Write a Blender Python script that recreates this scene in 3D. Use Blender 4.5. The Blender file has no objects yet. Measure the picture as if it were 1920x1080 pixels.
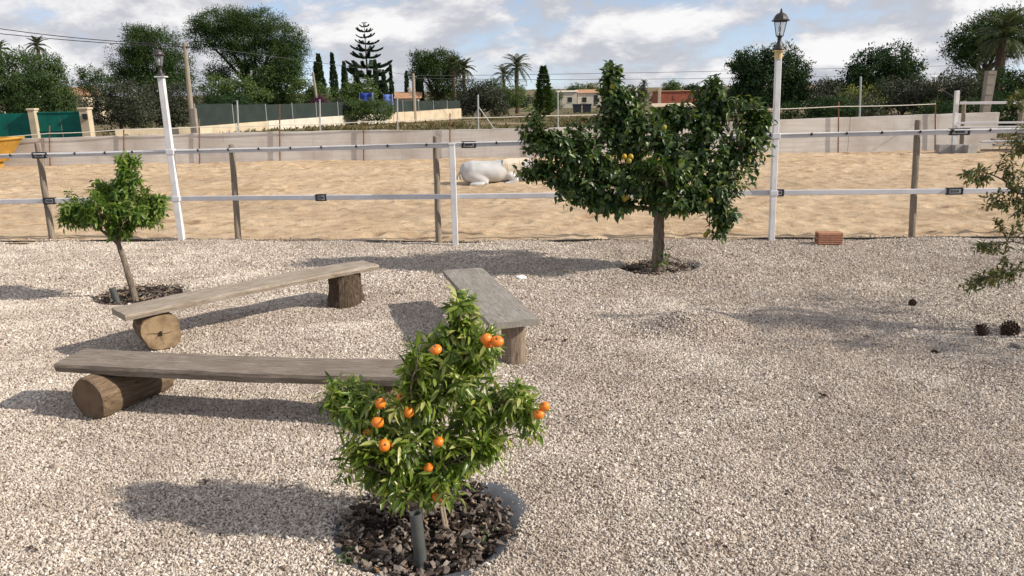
import bpy, bmesh, math, random
import numpy as np
from mathutils import Vector, Matrix

R = math.radians
rng = np.random.default_rng(11)
random.seed(5)
scene = bpy.context.scene
COL = scene.collection

# ------------------------------------------------------------------ camera
cam_d = bpy.data.cameras.new('camera')
cam_d.sensor_width = 36.0
cam_d.lens = 27.19
cam_d.clip_start = 0.05
cam_d.clip_end = 20000
cam = bpy.data.objects.new('camera', cam_d)
COL.objects.link(cam)
cam.matrix_world = (Matrix.Translation((0, 0, 2.0)) @ Matrix.Rotation(R(90 - 14.4), 4, 'X')
                    @ Matrix.Rotation(R(-1.0), 4, 'Z'))
scene.camera = cam

# ------------------------------------------------------------------ light
SUN = Vector((1.60, -0.36, 1.0)).normalized()
SUN_EL = math.asin(SUN.z)
SUN_AZ = math.atan2(SUN.x, SUN.y)

world = bpy.data.worlds.new('World')
scene.world = world
world.use_nodes = True
wt = world.node_tree
wn, wl = wt.nodes, wt.links


def wnode(kind, **kw):
    n = wn.new(kind)
    for k, v in kw.items():
        setattr(n, k, v)
    return n


def wmath(op, a, b=None, c=None, clamp=False):
    n = wnode('ShaderNodeMath', operation=op, use_clamp=clamp)
    for i, v in enumerate((a, b, c)):
        if v is None:
            continue
        if isinstance(v, (int, float)):
            n.inputs[i].default_value = v
        else:
            wl.new(v, n.inputs[i])
    return n.outputs[0]


sky = wnode('ShaderNodeTexSky', sky_type='NISHITA')
sky.sun_disc = False
sky.sun_elevation = SUN_EL
sky.sun_rotation = SUN_AZ
sky.air_density = 1.0
sky.dust_density = 0.2
sky.ozone_density = 2.0
tc = wnode('ShaderNodeTexCoord')
lift = wnode('ShaderNodeVectorMath', operation='ADD')
lift.inputs[1].default_value = (0, 0, 0.11)
wl.new(tc.outputs['Generated'], lift.inputs[0])
lnorm = wnode('ShaderNodeVectorMath', operation='NORMALIZE')
wl.new(lift.outputs[0], lnorm.inputs[0])
wl.new(lnorm.outputs[0], sky.inputs['Vector'])


def cloud_noise(offset, detail=9.0):
    mp = wnode('ShaderNodeMapping')
    mp.inputs['Location'].default_value = offset
    mp.inputs['Scale'].default_value = (1.0, 1.0, 1.95)
    wl.new(tc.outputs['Generated'], mp.inputs[0])
    big = wnode('ShaderNodeTexNoise')
    big.inputs['Scale'].default_value = 5.4
    big.inputs['Detail'].default_value = detail
    big.inputs['Roughness'].default_value = 0.60
    big.inputs['Distortion'].default_value = 0.25
    wl.new(mp.outputs[0], big.inputs['Vector'])
    return big.outputs['Fac']


CL = (9.2, 3.3, 1.4)
n0 = cloud_noise(CL)
n1 = cloud_noise((CL[0] + 0.012, CL[1] - 0.004, CL[2] + 0.065))
mask_n = wnode('ShaderNodeMapRange', interpolation_type='SMOOTHSTEP')
wl.new(n0, mask_n.inputs['Value'])
mask_n.inputs['From Min'].default_value = 0.395
mask_n.inputs['From Max'].default_value = 0.525
shade = wmath('SUBTRACT', n0, n1)
lit = wnode('ShaderNodeMapRange', interpolation_type='SMOOTHSTEP')
wl.new(shade, lit.inputs['Value'])
lit.inputs['From Min'].default_value = -0.06
lit.inputs['From Max'].default_value = 0.15
ccol = wnode('ShaderNodeMix', data_type='RGBA')
wl.new(lit.outputs[0], ccol.inputs['Factor'])
ccol.inputs['A'].default_value = (4.7, 4.8, 5.3, 1)
ccol.inputs['B'].default_value = (8.3, 8.2, 8.2, 1)
tint = wnode('ShaderNodeMix', data_type='RGBA', blend_type='MULTIPLY')
tint.inputs['Factor'].default_value = 1.0
wl.new(sky.outputs[0], tint.inputs['A'])
tint.inputs['B'].default_value = (1.85, 1.52, 1.38, 1)
wmix = wnode('ShaderNodeMix', data_type='RGBA')
wl.new(mask_n.outputs[0], wmix.inputs['Factor'])
wl.new(tint.outputs['Result'], wmix.inputs['A'])
wl.new(ccol.outputs['Result'], wmix.inputs['B'])
bg = wn['Background']
wl.new(wmix.outputs['Result'], bg.inputs['Color'])
bg.inputs['Strength'].default_value = 0.095

sun_d = bpy.data.lights.new('sun', 'SUN')
sun_d.energy = 4.6
sun_d.angle = R(1.0)
sun_d.color = (1.0, 0.91, 0.78)
sun = bpy.data.objects.new('sun', sun_d)
sun.rotation_euler = SUN.to_track_quat('Z', 'Y').to_euler()
sun.location = (20, -6, 15)
COL.objects.link(sun)

vs = scene.view_settings
vs.view_transform = 'Standard'
vs.look = 'None'
vs.gamma = 1.0
vs.exposure = 0.31
scene.cycles.max_bounces = 6
scene.cycles.transparent_max_bounces = 8


# ------------------------------------------------------------------ helpers
def nrm(a):
    return a / np.maximum(np.linalg.norm(a, axis=-1, keepdims=True), 1e-9)


def vnoise(x, y, seed=0):
    """smooth value noise on arrays, range -1..1"""
    xi, yi = np.floor(x).astype(np.int64), np.floor(y).astype(np.int64)
    xf, yf = x - xi, y - yi

    def h(a, b):
        n = (a * 374761393 + b * 668265263 + seed * 1442695041) & 0xFFFFFFFF
        n = ((n ^ (n >> 13)) * 1274126177) & 0xFFFFFFFF
        return ((n ^ (n >> 16)) & 0xFFFF) / 32767.5 - 1.0
    u, v = xf * xf * (3 - 2 * xf), yf * yf * (3 - 2 * yf)
    return ((h(xi, yi) * (1 - u) + h(xi + 1, yi) * u) * (1 - v)
            + (h(xi, yi + 1) * (1 - u) + h(xi + 1, yi + 1) * u) * v)


def fbm(x, y, octs=4, seed=0):
    s, a = 0.0, 1.0
    for i in range(octs):
        s = s + a * vnoise(x * 2 ** i, y * 2 ** i, seed + i)
        a *= 0.5
    return s / 1.9


class MB:
    """collects shapes and links them as one mesh object"""

    def __init__(self):
        self.V, self.F, self.n = [], [], 0

    def add(self, V, F, mi=0):
        V = np.asarray(V, float).reshape(-1, 3)
        F = np.asarray(F, int)
        self.V.append(V)
        self.F.append((F + self.n, mi))
        self.n += len(V)
        return self

    def box(self, c, s, mi=0, M=None):
        x, y, z = [v / 2 for v in s]
        V = np.array([(-x, -y, -z), (x, -y, -z), (x, y, -z), (-x, y, -z),
                      (-x, -y, z), (x, -y, z), (x, y, z), (-x, y, z)])
        if M is not None:
            V = V @ np.array(M.to_3x3()).T
        V = V + np.array(c)
        return self.add(V, [(0, 3, 2, 1), (4, 5, 6, 7), (0, 1, 5, 4), (1, 2, 6, 5), (2, 3, 7, 6), (3, 0, 4, 7)], mi)

    def bbox(self, c, s, b=0.006, mi=0, M=None):
        """box with chamfered edges"""
        bm = bmesh.new()
        bmesh.ops.create_cube(bm, size=1.0)
        bmesh.ops.scale(bm, vec=s, verts=bm.verts)
        bmesh.ops.bevel(bm, geom=bm.edges[:], offset=b, segments=1, profile=0.5, affect='EDGES')
        bm.verts.index_update()
        V = np.array([v.co[:] for v in bm.verts])
        if M is not None:
            V = V @ np.array(M.to_3x3()).T
        for n_ in (3, 4):
            self.add(V + np.array(c), [[v.index for v in f.verts] for f in bm.faces if len(f.verts) == n_], mi)
        bm.free()
        return self

    def tube(self, pts, rad, sides=8, mi=0, caps=True, wob=0.0, flat=1.0):
        pts = np.asarray(pts, float)
        n = len(pts)
        rad = np.broadcast_to(np.asarray(rad, float), (n,))
        t = nrm(np.gradient(pts, axis=0))
        ref = np.array([0, 0, 1.0]) if abs(t[0][2]) < 0.9 else np.array([1.0, 0, 0])
        u = nrm(np.cross(t[0], ref))
        V = []
        a = np.linspace(0, 2 * np.pi, sides, endpoint=False)
        w_ = 1 + wob * rng.normal(size=sides)
        for i in range(n):
            u = nrm(u - t[i] * np.dot(u, t[i]))
            v = np.cross(t[i], u)
            rr = rad[i] * w_ * (1 + wob * 0.5 * rng.normal(size=sides))
            V.append(pts[i] + (np.cos(a) * rr)[:, None] * u + (np.sin(a) * rr * flat)[:, None] * v)
        V = np.concatenate(V)
        F = []
        for i in range(n - 1):
            for k in range(sides):
                k2 = (k + 1) % sides
                F.append((i * sides + k, i * sides + k2, (i + 1) * sides + k2, (i + 1) * sides + k))
        self.add(V, F, mi)
        if caps:
            b = self.n - len(V)
            for i, rev in ((0, True), (n - 1, False)):
                c = pts[i]
                ring = V[i * sides:(i + 1) * sides]
                f = [(0, k + 1, (k + 1) % sides + 1) for k in range(sides)]
                if rev:
                    f = [(p, r, q) for p, q, r in f]
                self.add(np.vstack([c, ring]), f, mi)
        return self

    def lathe(self, prof, sides=16, c=(0, 0, 0), mi=0, rot=0.0):
        a = np.linspace(0, 2 * np.pi, sides, endpoint=False) + rot
        V = np.concatenate([np.stack([r * np.cos(a), r * np.sin(a), np.full(sides, z)], 1) for r, z in prof])
        F = []
        for i in range(len(prof) - 1):
            for k in range(sides):
                k2 = (k + 1) % sides
                F.append((i * sides + k, i * sides + k2, (i + 1) * sides + k2, (i + 1) * sides + k))
        return self.add(V + np.array(c), F, mi)

    def mesh(self, name, mats, smooth=False):
        V = np.concatenate(self.V) if self.V else np.zeros((0, 3))
        me = bpy.data.meshes.new(name)
        tot, idx, mi = [], [], []
        for F, m in self.F:
            if F.size == 0:
                continue
            tot.append(np.full(len(F), F.shape[1]))
            idx.append(F.ravel())
            mi.append(np.full(len(F), m))
        tot, idx, mi = np.concatenate(tot), np.concatenate(idx), np.concatenate(mi)
        me.vertices.add(len(V))
        me.vertices.foreach_set('co', V.ravel())
        me.loops.add(len(idx))
        me.loops.foreach_set('vertex_index', idx)
        me.polygons.add(len(tot))
        me.polygons.foreach_set('loop_start', np.concatenate([[0], np.cumsum(tot)[:-1]]))
        me.polygons.foreach_set('loop_total', tot)
        me.polygons.foreach_set('material_index', mi)
        me.polygons.foreach_set('use_smooth', np.full(len(tot), bool(smooth)))
        for m in (mats if isinstance(mats, (list, tuple)) else [mats]):
            me.materials.append(m)
        me.update(calc_edges=True)
        me.validate()
        return me

    def build(self, name, mats, parent=None, smooth=False):
        return link(name, self.mesh(name, mats, smooth), parent)


def link(name, data, parent=None, M=None):
    o = bpy.data.objects.new(name, data)
    COL.objects.link(o)
    if parent is not None:
        o.parent = parent
    if M is not None:
        o.matrix_local = M
    return o


def tag(o, label=None, cat=None, group=None, kind=None):
    for k, v in (('label', label), ('category', cat), ('group', group), ('kind', kind)):
        if v:
            o[k] = v
    return o


def thing(name, loc, label, cat, rz=0.0, group=None):
    o = bpy.data.objects.new(name, None)
    COL.objects.link(o)
    o.empty_display_size = 0.2
    o.location = loc
    o.rotation_euler = (0, 0, rz)
    return tag(o, label, cat, group)


def bez(p0, p1, p2, n):
    t = np.linspace(0, 1, n)[:, None]
    p0, p1, p2 = map(np.asarray, (p0, p1, p2))
    return (1 - t) ** 2 * p0 + 2 * t * (1 - t) * p1 + t ** 2 * p2


# ------------------------------------------------------------------ materials
class NT:
    def __init__(self, name, rough=0.8, spec=0.3):
        self.m = bpy.data.materials.new(name)
        self.m.use_nodes = True
        self.t = self.m.node_tree
        self.n, self.l = self.t.nodes, self.t.links
        self.b = self.n['Principled BSDF']
        self.b.inputs['Roughness'].default_value = rough
        self.b.inputs['Specular IOR Level'].default_value = spec
        self._tc = None

    def coord(self, kind='Object', scale=(1, 1, 1), rot=(0, 0, 0)):
        if self._tc is None:
            self._tc = self.n.new('ShaderNodeTexCoord')
        mp = self.n.new('ShaderNodeMapping')
        mp.inputs['Scale'].default_value = scale
        mp.inputs['Rotation'].default_value = rot
        self.l.new(self._tc.outputs[kind], mp.inputs[0])
        return mp.outputs[0]

    def noise(self, scale, detail=4, vec=None, rough=0.55, dist=0.0):
        n = self.n.new('ShaderNodeTexNoise')
        n.inputs['Scale'].default_value = scale
        n.inputs['Detail'].default_value = detail
        n.inputs['Roughness'].default_value = rough
        n.inputs['Distortion'].default_value = dist
        self.l.new(vec if vec is not None else self.coord(), n.inputs['Vector'])
        return n.outputs['Fac']

    def voro(self, scale, vec=None, feature='F1', out='Color'):
        n = self.n.new('ShaderNodeTexVoronoi')
        n.feature = feature
        n.inputs['Scale'].default_value = scale
        self.l.new(vec if vec is not None else self.coord(), n.inputs['Vector'])
        return n.outputs[out]

    def ramp(self, fac, stops, interp='LINEAR'):
        n = self.n.new('ShaderNodeValToRGB')
        n.color_ramp.interpolation = interp
        el = n.color_ramp.elements
        while len(el) < len(stops):
            el.new(0.5)
        for e, (p, c) in zip(el, stops):
            e.position = p
            e.color = (c, c, c, 1) if isinstance(c, (int, float)) else (*c, 1)
        self.l.new(fac, n.inputs[0])
        return n.outputs[0]

    def mix(self, fac, a, b, mode='MIX'):
        n = self.n.new('ShaderNodeMix')
        n.data_type = 'RGBA'
        n.blend_type = mode
        for s, v in (('Factor', fac), ('A', a), ('B', b)):
            if isinstance(v, (int, float)):
                n.inputs[s].default_value = v if s == 'Factor' else (v, v, v, 1)
            elif isinstance(v, tuple):
                n.inputs[s].default_value = (*v, 1)
            else:
                self.l.new(v, n.inputs[s])
        return n.outputs['Result']

    def math(self, op, a, b):
        n = self.n.new('ShaderNodeMath')
        n.operation = op
        for i, v in enumerate((a, b)):
            if isinstance(v, (int, float)):
                n.inputs[i].default_value = v
            else:
                self.l.new(v, n.inputs[i])
        return n.outputs[0]

    def col(self, c):
        if isinstance(c, tuple):
            self.b.inputs['Base Color'].default_value = (*c, 1)
        else:
            self.l.new(c, self.b.inputs['Base Color'])
        return self

    def bump(self, h, strength=0.4, dist=0.02):
        n = self.n.new('ShaderNodeBump')
        n.inputs['Strength'].default_value = strength
        n.inputs['Distance'].default_value = dist
        self.l.new(h, n.inputs['Height'])
        self.l.new(n.outputs[0], self.b.inputs['Normal'])
        return self

    def rand(self):
        g = self.n.new('ShaderNodeNewGeometry')
        o = self.n.new('ShaderNodeObjectInfo')
        s = self.math('ADD', g.outputs['Random Per Island'], o.outputs['Random'])
        return self.math('FRACT', s, 0.0)


def m_plain(name, c, rough=0.8, var=0.15, scale=6.0, bump=0.0, spec=0.3, metal=0.0):
    k = NT(name, rough, spec)
    f = k.noise(scale, 5)
    lo = tuple(v * (1 - var) for v in c)
    hi = tuple(min(1, v * (1 + var)) for v in c)
    k.col(k.ramp(f, [(0.3, lo), (0.7, hi)]))
    k.b.inputs['Metallic'].default_value = metal
    if bump:
        k.bump(k.noise(scale * 6, 5), bump, 0.01)
    return k.m


def m_leaf(name, cols, rough=0.5, trans=0.3, spec=0.4, tcol=None):
    k = NT(name, rough, spec)
    r = k.rand()
    st = [(i / (len(cols) - 1) * 0.96 + 0.02, c) for i, c in enumerate(cols)]
    c = k.ramp(r, st)
    k.col(c)
    tr = k.n.new('ShaderNodeBsdfTranslucent')
    tm = k.mix(1.0, c, tcol or (1.5, 1.6, 0.6), 'MULTIPLY')
    k.l.new(tm, tr.inputs['Color'])
    ms = k.n.new('ShaderNodeMixShader')
    ms.inputs[0].default_value = trans
    k.l.new(k.b.outputs[0], ms.inputs[1])
    k.l.new(tr.outputs[0], ms.inputs[2])
    k.l.new(ms.outputs[0], k.n['Material Output'].inputs['Surface'])
    return k.m


def m_wood(name, cols, sc=(1.2, 22, 22), rough=0.8, bump=0.5, stain=None):
    """grain runs along local X (or along Z where the scale says so)"""
    k = NT(name, rough, 0.2)
    v = k.coord('Object', sc)
    g = k.noise(2.2, 9, v, 0.7, 0.9)
    c = k.ramp(g, [(0.30, cols[0]), (0.48, cols[1]), (0.70, cols[2])])
    b = k.noise(3.0, 6, k.coord('Object', (1, 1.5, 1.5)), 0.65)
    c = k.mix(k.ramp(b, [(0.44, 0.0), (0.60, 0.65)]), c, stain or cols[1])
    fine = k.noise(5.0, 5, k.coord('Object', tuple(x * (1.2 if x < 5 else 2.6) for x in sc)), 0.6, 0.5)
    c = k.mix(k.ramp(fine, [(0.54, 0.0), (0.66, 0.85)]), c, tuple(x * 0.42 for x in cols[0]))
    pale = k.noise(4.0, 5, k.coord('Object', tuple(x * (1.0 if x < 5 else 0.6) for x in sc)), 0.6)
    c = k.mix(k.ramp(pale, [(0.58, 0.0), (0.72, 0.6)]), c, tuple(min(1, x * 1.25) for x in cols[2]))
    k.col(c)
    k.bump(k.math('SUBTRACT', g, k.ramp(fine, [(0.54, 0.0), (0.70, 0.8)])), bump, 0.02)
    return k.m


M = {}
# ground surfaces
k = NT('gravel_bed', 0.95, 0.15)
vc = k.voro(74.0)
sep = k.n.new('ShaderNodeSeparateColor')
k.l.new(vc, sep.inputs[0])
c = k.ramp(sep.outputs[0], [(0.0, (0.08, 0.063, 0.05)), (0.3, (0.19, 0.15, 0.12)), (0.6, (0.36, 0.295, 0.235)), (1.0, (0.55, 0.465, 0.375))])
k.col(c)
vd = k.voro(74.0, None, 'F1', 'Distance')
k.bump(vd, -0.9, 0.012)
M['gravel_bed'] = k.m
k = NT('gravel_stone', 0.9, 0.2)
r = k.rand()
c = k.ramp(r, [(0.0, (0.14, 0.105, 0.085)), (0.12, (0.29, 0.235, 0.195)), (0.32, (0.46, 0.40, 0.34)), (0.6, (0.55, 0.485, 0.42)), (0.85, (0.645, 0.58, 0.51)), (1.0, (0.77, 0.72, 0.65))])
wx = k.n.new('ShaderNodeNewGeometry')
pat = k.noise(0.55, 3, wx.outputs['Position'])
c = k.mix(k.ramp(pat, [(0.42, 0.0), (0.62, 0.42)]), c, (0.33, 0.27, 0.225))
pat2 = k.noise(2.6, 4, wx.outputs['Position'])
c = k.mix(k.ramp(pat2, [(0.52, 0.0), (0.70, 0.45)]), c, (0.27, 0.215, 0.175))
pat3 = k.noise(1.1, 3, wx.outputs['Position'])
c = k.mix(k.ramp(pat3, [(0.30, 0.35), (0.44, 0.0)]), c, (0.76, 0.70, 0.62))
k.col(c)
M['gravel_stone'] = k.m
k = NT('paddock_sand', 0.95, 0.1)
a = k.noise(0.55, 6, None, 0.6)
c = k.ramp(a, [(0.3, (0.47, 0.345, 0.22)), (0.5, (0.55, 0.415, 0.275)), (0.7, (0.61, 0.475, 0.33))])
f = k.noise(3.4, 10, k.coord('Object', (0.55, 1, 1)), 0.75, 0.5)
c = k.mix(k.ramp(f, [(0.51, 0.0), (0.61, 0.8)]), c, (0.33, 0.215, 0.125))
c = k.mix(k.ramp(f, [(0.36, 0.6), (0.46, 0.0)]), c, (0.66, 0.525, 0.37))
f2 = k.noise(14, 6, k.coord('Object', (0.6, 1, 1)), 0.7)
trk = k.noise(0.22, 3, k.coord('Object', (0.35, 2.2, 1)), 0.5)
c = k.mix(k.ramp(trk, [(0.50, 0.0), (0.62, 0.45)]), c, (0.40, 0.30, 0.205))
c = k.mix(k.ramp(f2, [(0.56, 0.0), (0.68, 0.5)]), c, (0.34, 0.22, 0.13))
k.col(c)
k.bump(k.math('ADD', k.noise(6, 10, None, 0.75), f), 0.8, 0.07)
M['sand'] = k.m
k = NT('field_soil', 0.95, 0.1)
a = k.noise(0.09, 6, k.coord('Object', (0.5, 1.6, 1)), 0.6)
c = k.ramp(a, [(0.36, (0.30, 0.225, 0.15)), (0.47, (0.20, 0.155, 0.095)), (0.55, (0.085, 0.085, 0.04)), (0.66, (0.16, 0.135, 0.075))])
f = k.noise(3.0, 6)
c = k.mix(k.ramp(f, [(0.45, 0.0), (0.7, 0.6)]), c, (0.10, 0.085, 0.05))
k.col(c)
k.bump(f, 0.8, 0.1)
M['field'] = k.m

# concrete and paint
k = NT('board_marked_concrete', 0.9, 0.2)
st = k.noise(3.0, 6, k.coord('Object', (0.25, 1, 5.0)))
c = k.ramp(st, [(0.3, (0.52, 0.49, 0.46)), (0.7, (0.66, 0.635, 0.605))])
dn = k.noise(0.8, 6)
c = k.mix(k.ramp(dn, [(0.44, 0.0), (0.66, 0.7)]), c, (0.41, 0.36, 0.32))
dr = k.noise(2.0, 6, k.coord('Object', (1.6, 1, 0.18)), 0.65)
c = k.mix(k.ramp(dr, [(0.54, 0.0), (0.72, 0.28)]), c, (0.33, 0.285, 0.25))
k.col(c)
k.bump(k.noise(14, 5), 0.3, 0.01)
M['concrete'] = k.m
M['cream'] = m_plain('cream_render', (0.50, 0.415, 0.30), 0.9, 0.18, 1.5, 0.2)
M['whitewash'] = m_plain('whitewashed_render', (0.54, 0.50, 0.43), 0.9, 0.15, 2.0, 0.15)
M['pillar_concrete'] = m_plain('weathered_concrete', (0.27, 0.235, 0.195), 0.9, 0.25, 3.0, 0.4)
M['block'] = m_plain('grey_block', (0.30, 0.29, 0.28), 0.95, 0.15, 8.0, 0.4)
k = NT('white_paint', 0.45, 0.4)
f = k.noise(4, 6, k.coord('Object', (1, 1, 1)))
gr = k.noise(11, 8, k.coord('Object', (1, 1, 0.4)), 0.72)
k.col(k.mix(k.ramp(gr, [(0.56, 0.0), (0.70, 0.55)]), k.ramp(f, [(0.35, (0.58, 0.58, 0.60)), (0.6, (0.72, 0.72, 0.73))]), (0.36, 0.32, 0.27)))
M['white'] = k.m
M['white_old'] = m_plain('grubby_white_plastic', (0.57, 0.57, 0.60), 0.5, 0.12, 3.0)
M['black'] = m_plain('black_plastic', (0.022, 0.022, 0.024), 0.45, 0.2, 10)
M['bronze'] = m_plain('dark_bronze_metal', (0.035, 0.028, 0.026), 0.45, 0.3, 20, 0.1, 0.5)
M['rust'] = m_plain('rusty_steel', (0.17, 0.085, 0.05), 0.9, 0.45, 15, 0.3)
M['steel'] = m_plain('galvanised_steel', (0.42, 0.43, 0.43), 0.5, 0.12, 8, 0.0, 0.5, 0.4)
M['cord'] = m_plain('pale_cord', (0.70, 0.68, 0.60), 0.8, 0.1, 20)
M['wire'] = m_plain('dark_cable', (0.05, 0.05, 0.055), 0.7, 0.1, 20)
M['foam'] = m_plain('yellowed_foam', (0.62, 0.49, 0.26), 0.9, 0.2, 30)
k = NT('lantern_glass', 0.12, 0.5)
k.col((0.75, 0.77, 0.78))
k.b.inputs['Transmission Weight'].default_value = 0.85
k.b.inputs['IOR'].default_value = 1.05
k.b.inputs['Alpha'].default_value = 0.55
M['glass'] = k.m
M['bulb'] = m_plain('frosted_bulb', (0.8, 0.78, 0.72), 0.4, 0.02, 5)

# wood
M['post'] = m_wood('weathered_round_post', [(0.16, 0.13, 0.10), (0.25, 0.21, 0.165), (0.34, 0.29, 0.235)], (26, 26, 1.2))
M['plank_a'] = m_wood('dark_plank', [(0.155, 0.125, 0.10), (0.235, 0.195, 0.16), (0.34, 0.295, 0.25)], stain=(0.175, 0.14, 0.11))
M['plank_b'] = m_wood('pale_plank', [(0.25, 0.205, 0.16), (0.35, 0.295, 0.24), (0.47, 0.41, 0.345)], stain=(0.27, 0.215, 0.155))
M['plank_c'] = m_wood('grey_plank', [(0.215, 0.195, 0.175), (0.30, 0.275, 0.245), (0.38, 0.35, 0.31)], stain=(0.24, 0.215, 0.19))
M['log_side'] = m_wood('log_bark', [(0.085, 0.057, 0.037), (0.165, 0.115, 0.075), (0.28, 0.205, 0.135)], (1.6, 14, 14), 0.85, 0.5)
M['stump'] = m_wood('stump_bark', [(0.045, 0.031, 0.022), (0.10, 0.072, 0.05), (0.18, 0.135, 0.095)], (16, 16, 2.2), 0.9, 0.9)
M['stump_pale'] = m_wood('debarked_stump', [(0.15, 0.11, 0.08), (0.25, 0.19, 0.145), (0.34, 0.265, 0.20)], (22, 22, 1.4), 0.85, 0.5)


def m_end(name, a, b, dark):
    k = NT(name, 0.85, 0.2)
    v = k.coord('Object')
    w = k.n.new('ShaderNodeTexWave')
    w.wave_type = 'RINGS'
    w.rings_direction = 'X'
    w.inputs['Scale'].default_value = 22
    w.inputs['Distortion'].default_value = 5.0
    w.inputs['Detail'].default_value = 3
    k.l.new(v, w.inputs['Vector'])
    c = k.mix(w.outputs['Fac'], a, b)
    f = k.noise(9, 6)
    c = k.mix(k.ramp(f, [(0.42, 0.0), (0.66, 0.85)]), c, dark)
    k.col(c)
    k.bump(f, 0.5, 0.01)
    return k.m


M['log_end'] = m_end('log_end_grain', (0.28, 0.20, 0.12), (0.32, 0.23, 0.14), (0.11, 0.072, 0.042))
M['log_end_dark'] = m_end('log_end_grain_dark', (0.15, 0.10, 0.065), (0.175, 0.118, 0.078), (0.075, 0.05, 0.033))
M['hole'] = m_plain('rotten_core', (0.03, 0.02, 0.014), 0.95, 0.3, 30)
M['bark'] = m_wood('grey_bark', [(0.10, 0.08, 0.06), (0.19, 0.155, 0.12), (0.29, 0.245, 0.195)], (14, 14, 3), 0.9, 0.6)
M['bark_dark'] = m_plain('dark_bark', (0.085, 0.06, 0.045), 0.95, 0.35, 3, 0.5)
M['twig'] = m_plain('green_twig', (0.095, 0.095, 0.04), 0.8, 0.3, 20)
M['stake'] = m_wood('pine_stake', [(0.30, 0.23, 0.16), (0.40, 0.32, 0.23), (0.48, 0.40, 0.30)], (26, 26, 1.2))

# leaves
M['mandarin_leaf'] = m_leaf('mandarin_leaf', [(0.050, 0.095, 0.013), (0.11, 0.18, 0.025), (0.19, 0.265, 0.040), (0.28, 0.34, 0.07), (0.50, 0.50, 0.22)], 0.34, 0.42, 0.6)
M['orange_leaf'] = m_leaf('orange_tree_leaf', [(0.045, 0.095, 0.016), (0.095, 0.17, 0.028), (0.155, 0.24, 0.045), (0.24, 0.31, 0.075)], 0.40, 0.40, 0.45)
M['lemon_leaf'] = m_leaf('lemon_tree_leaf', [(0.016, 0.040, 0.012), (0.030, 0.066, 0.018), (0.048, 0.094, 0.025), (0.075, 0.125, 0.034), (0.15, 0.19, 0.05)], 0.38, 0.26, 0.45)
M['shrub_leaf'] = m_leaf('pomegranate_leaf', [(0.045, 0.068, 0.022), (0.080, 0.105, 0.033), (0.115, 0.130, 0.040), (0.24, 0.17, 0.045)], 0.5, 0.3)
M['pine_leaf'] = m_leaf('pine_needles', [(0.022, 0.046, 0.011), (0.031, 0.061, 0.014), (0.042, 0.078, 0.018), (0.055, 0.093, 0.023)], 0.7, 0.15, 0.2)
M['pepper_leaf'] = m_leaf('pepper_tree_leaf', [(0.034, 0.066, 0.018), (0.048, 0.087, 0.023), (0.064, 0.108, 0.030)], 0.6, 0.25, 0.3)
M['olive_leaf'] = m_leaf('olive_leaf', [(0.036, 0.044, 0.026), (0.054, 0.064, 0.038), (0.076, 0.086, 0.052)], 0.6, 0.2, 0.3, (1.2, 1.2, 0.8))
M['cypress_leaf'] = m_leaf('cypress_spray', [(0.012, 0.026, 0.012), (0.020, 0.040, 0.016), (0.032, 0.056, 0.022)], 0.7, 0.12, 0.2)
M['palm_leaf'] = m_leaf('palm_frond', [(0.040, 0.056, 0.024), (0.062, 0.080, 0.032), (0.090, 0.108, 0.046)], 0.5, 0.2, 0.35)
M['palm_dry'] = m_leaf('dry_palm_frond', [(0.17, 0.13, 0.07), (0.25, 0.19, 0.10)], 0.8, 0.15, 0.2)
M['norfolk_leaf'] = m_leaf('norfolk_pine_needles', [(0.034, 0.062, 0.042), (0.048, 0.082, 0.054), (0.066, 0.104, 0.068)], 0.7, 0.1, 0.2)
M['green_leaf'] = m_leaf('broad_green_leaf', [(0.045, 0.080, 0.020), (0.070, 0.115, 0.028), (0.100, 0.145, 0.040)], 0.55, 0.3, 0.35)
M['yellow_leaf'] = m_leaf('yellow_green_leaf', [(0.09, 0.11, 0.030), (0.14, 0.155, 0.040), (0.20, 0.205, 0.060)], 0.55, 0.3, 0.35)
M['dark_leaf'] = m_leaf('carob_leaf', [(0.020, 0.042, 0.017), (0.029, 0.057, 0.022), (0.040, 0.073, 0.028)], 0.75, 0.2, 0.15)
M['purple_leaf'] = m_leaf('bougainvillea_bract', [(0.07, 0.018, 0.060), (0.12, 0.028, 0.085), (0.10, 0.05, 0.05)], 0.6, 0.3, 0.2, (1.3, 0.8, 1.2))
M['grass_leaf'] = m_leaf('dry_grass_blade', [(0.06, 0.065, 0.022), (0.12, 0.105, 0.045), (0.22, 0.175, 0.085)], 0.8, 0.25, 0.2, (1.2, 1.2, 0.8))
M['weed_leaf'] = m_leaf('weed_leaf', [(0.05, 0.085, 0.025), (0.08, 0.12, 0.04)], 0.6, 0.3)

# fruit and bits
k = NT('mandarin_peel', 0.38, 0.5)
r = k.n.new('ShaderNodeObjectInfo').outputs['Random']
k.col(k.ramp(r, [(0.0, (0.72, 0.175, 0.012)), (0.7, (0.80, 0.225, 0.018)), (1.0, (0.68, 0.11, 0.010))]))
bl = k.noise(26, 4)
k.col(k.mix(k.ramp(bl, [(0.45, 0.0), (0.75, 0.45)]), k.ramp(r, [(0.0, (0.72, 0.175, 0.012)), (0.7, (0.80, 0.225, 0.018)), (1.0, (0.68, 0.11, 0.010))]), (0.62, 0.27, 0.03)))
k.bump(k.noise(320, 2), 0.25, 0.002)
M['mandarin'] = k.m
k = NT('lemon_peel', 0.45, 0.4)
r = k.n.new('ShaderNodeObjectInfo').outputs['Random']
k.col(k.ramp(r, [(0.0, (0.42, 0.27, 0.02)), (0.5, (0.32, 0.26, 0.03)), (1.0, (0.17, 0.20, 0.03))]))
k.bump(k.noise(180, 2), 0.25, 0.002)
M['lemon'] = k.m
k = NT('bark_chip', 0.9, 0.2)
r = k.rand()
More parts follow.
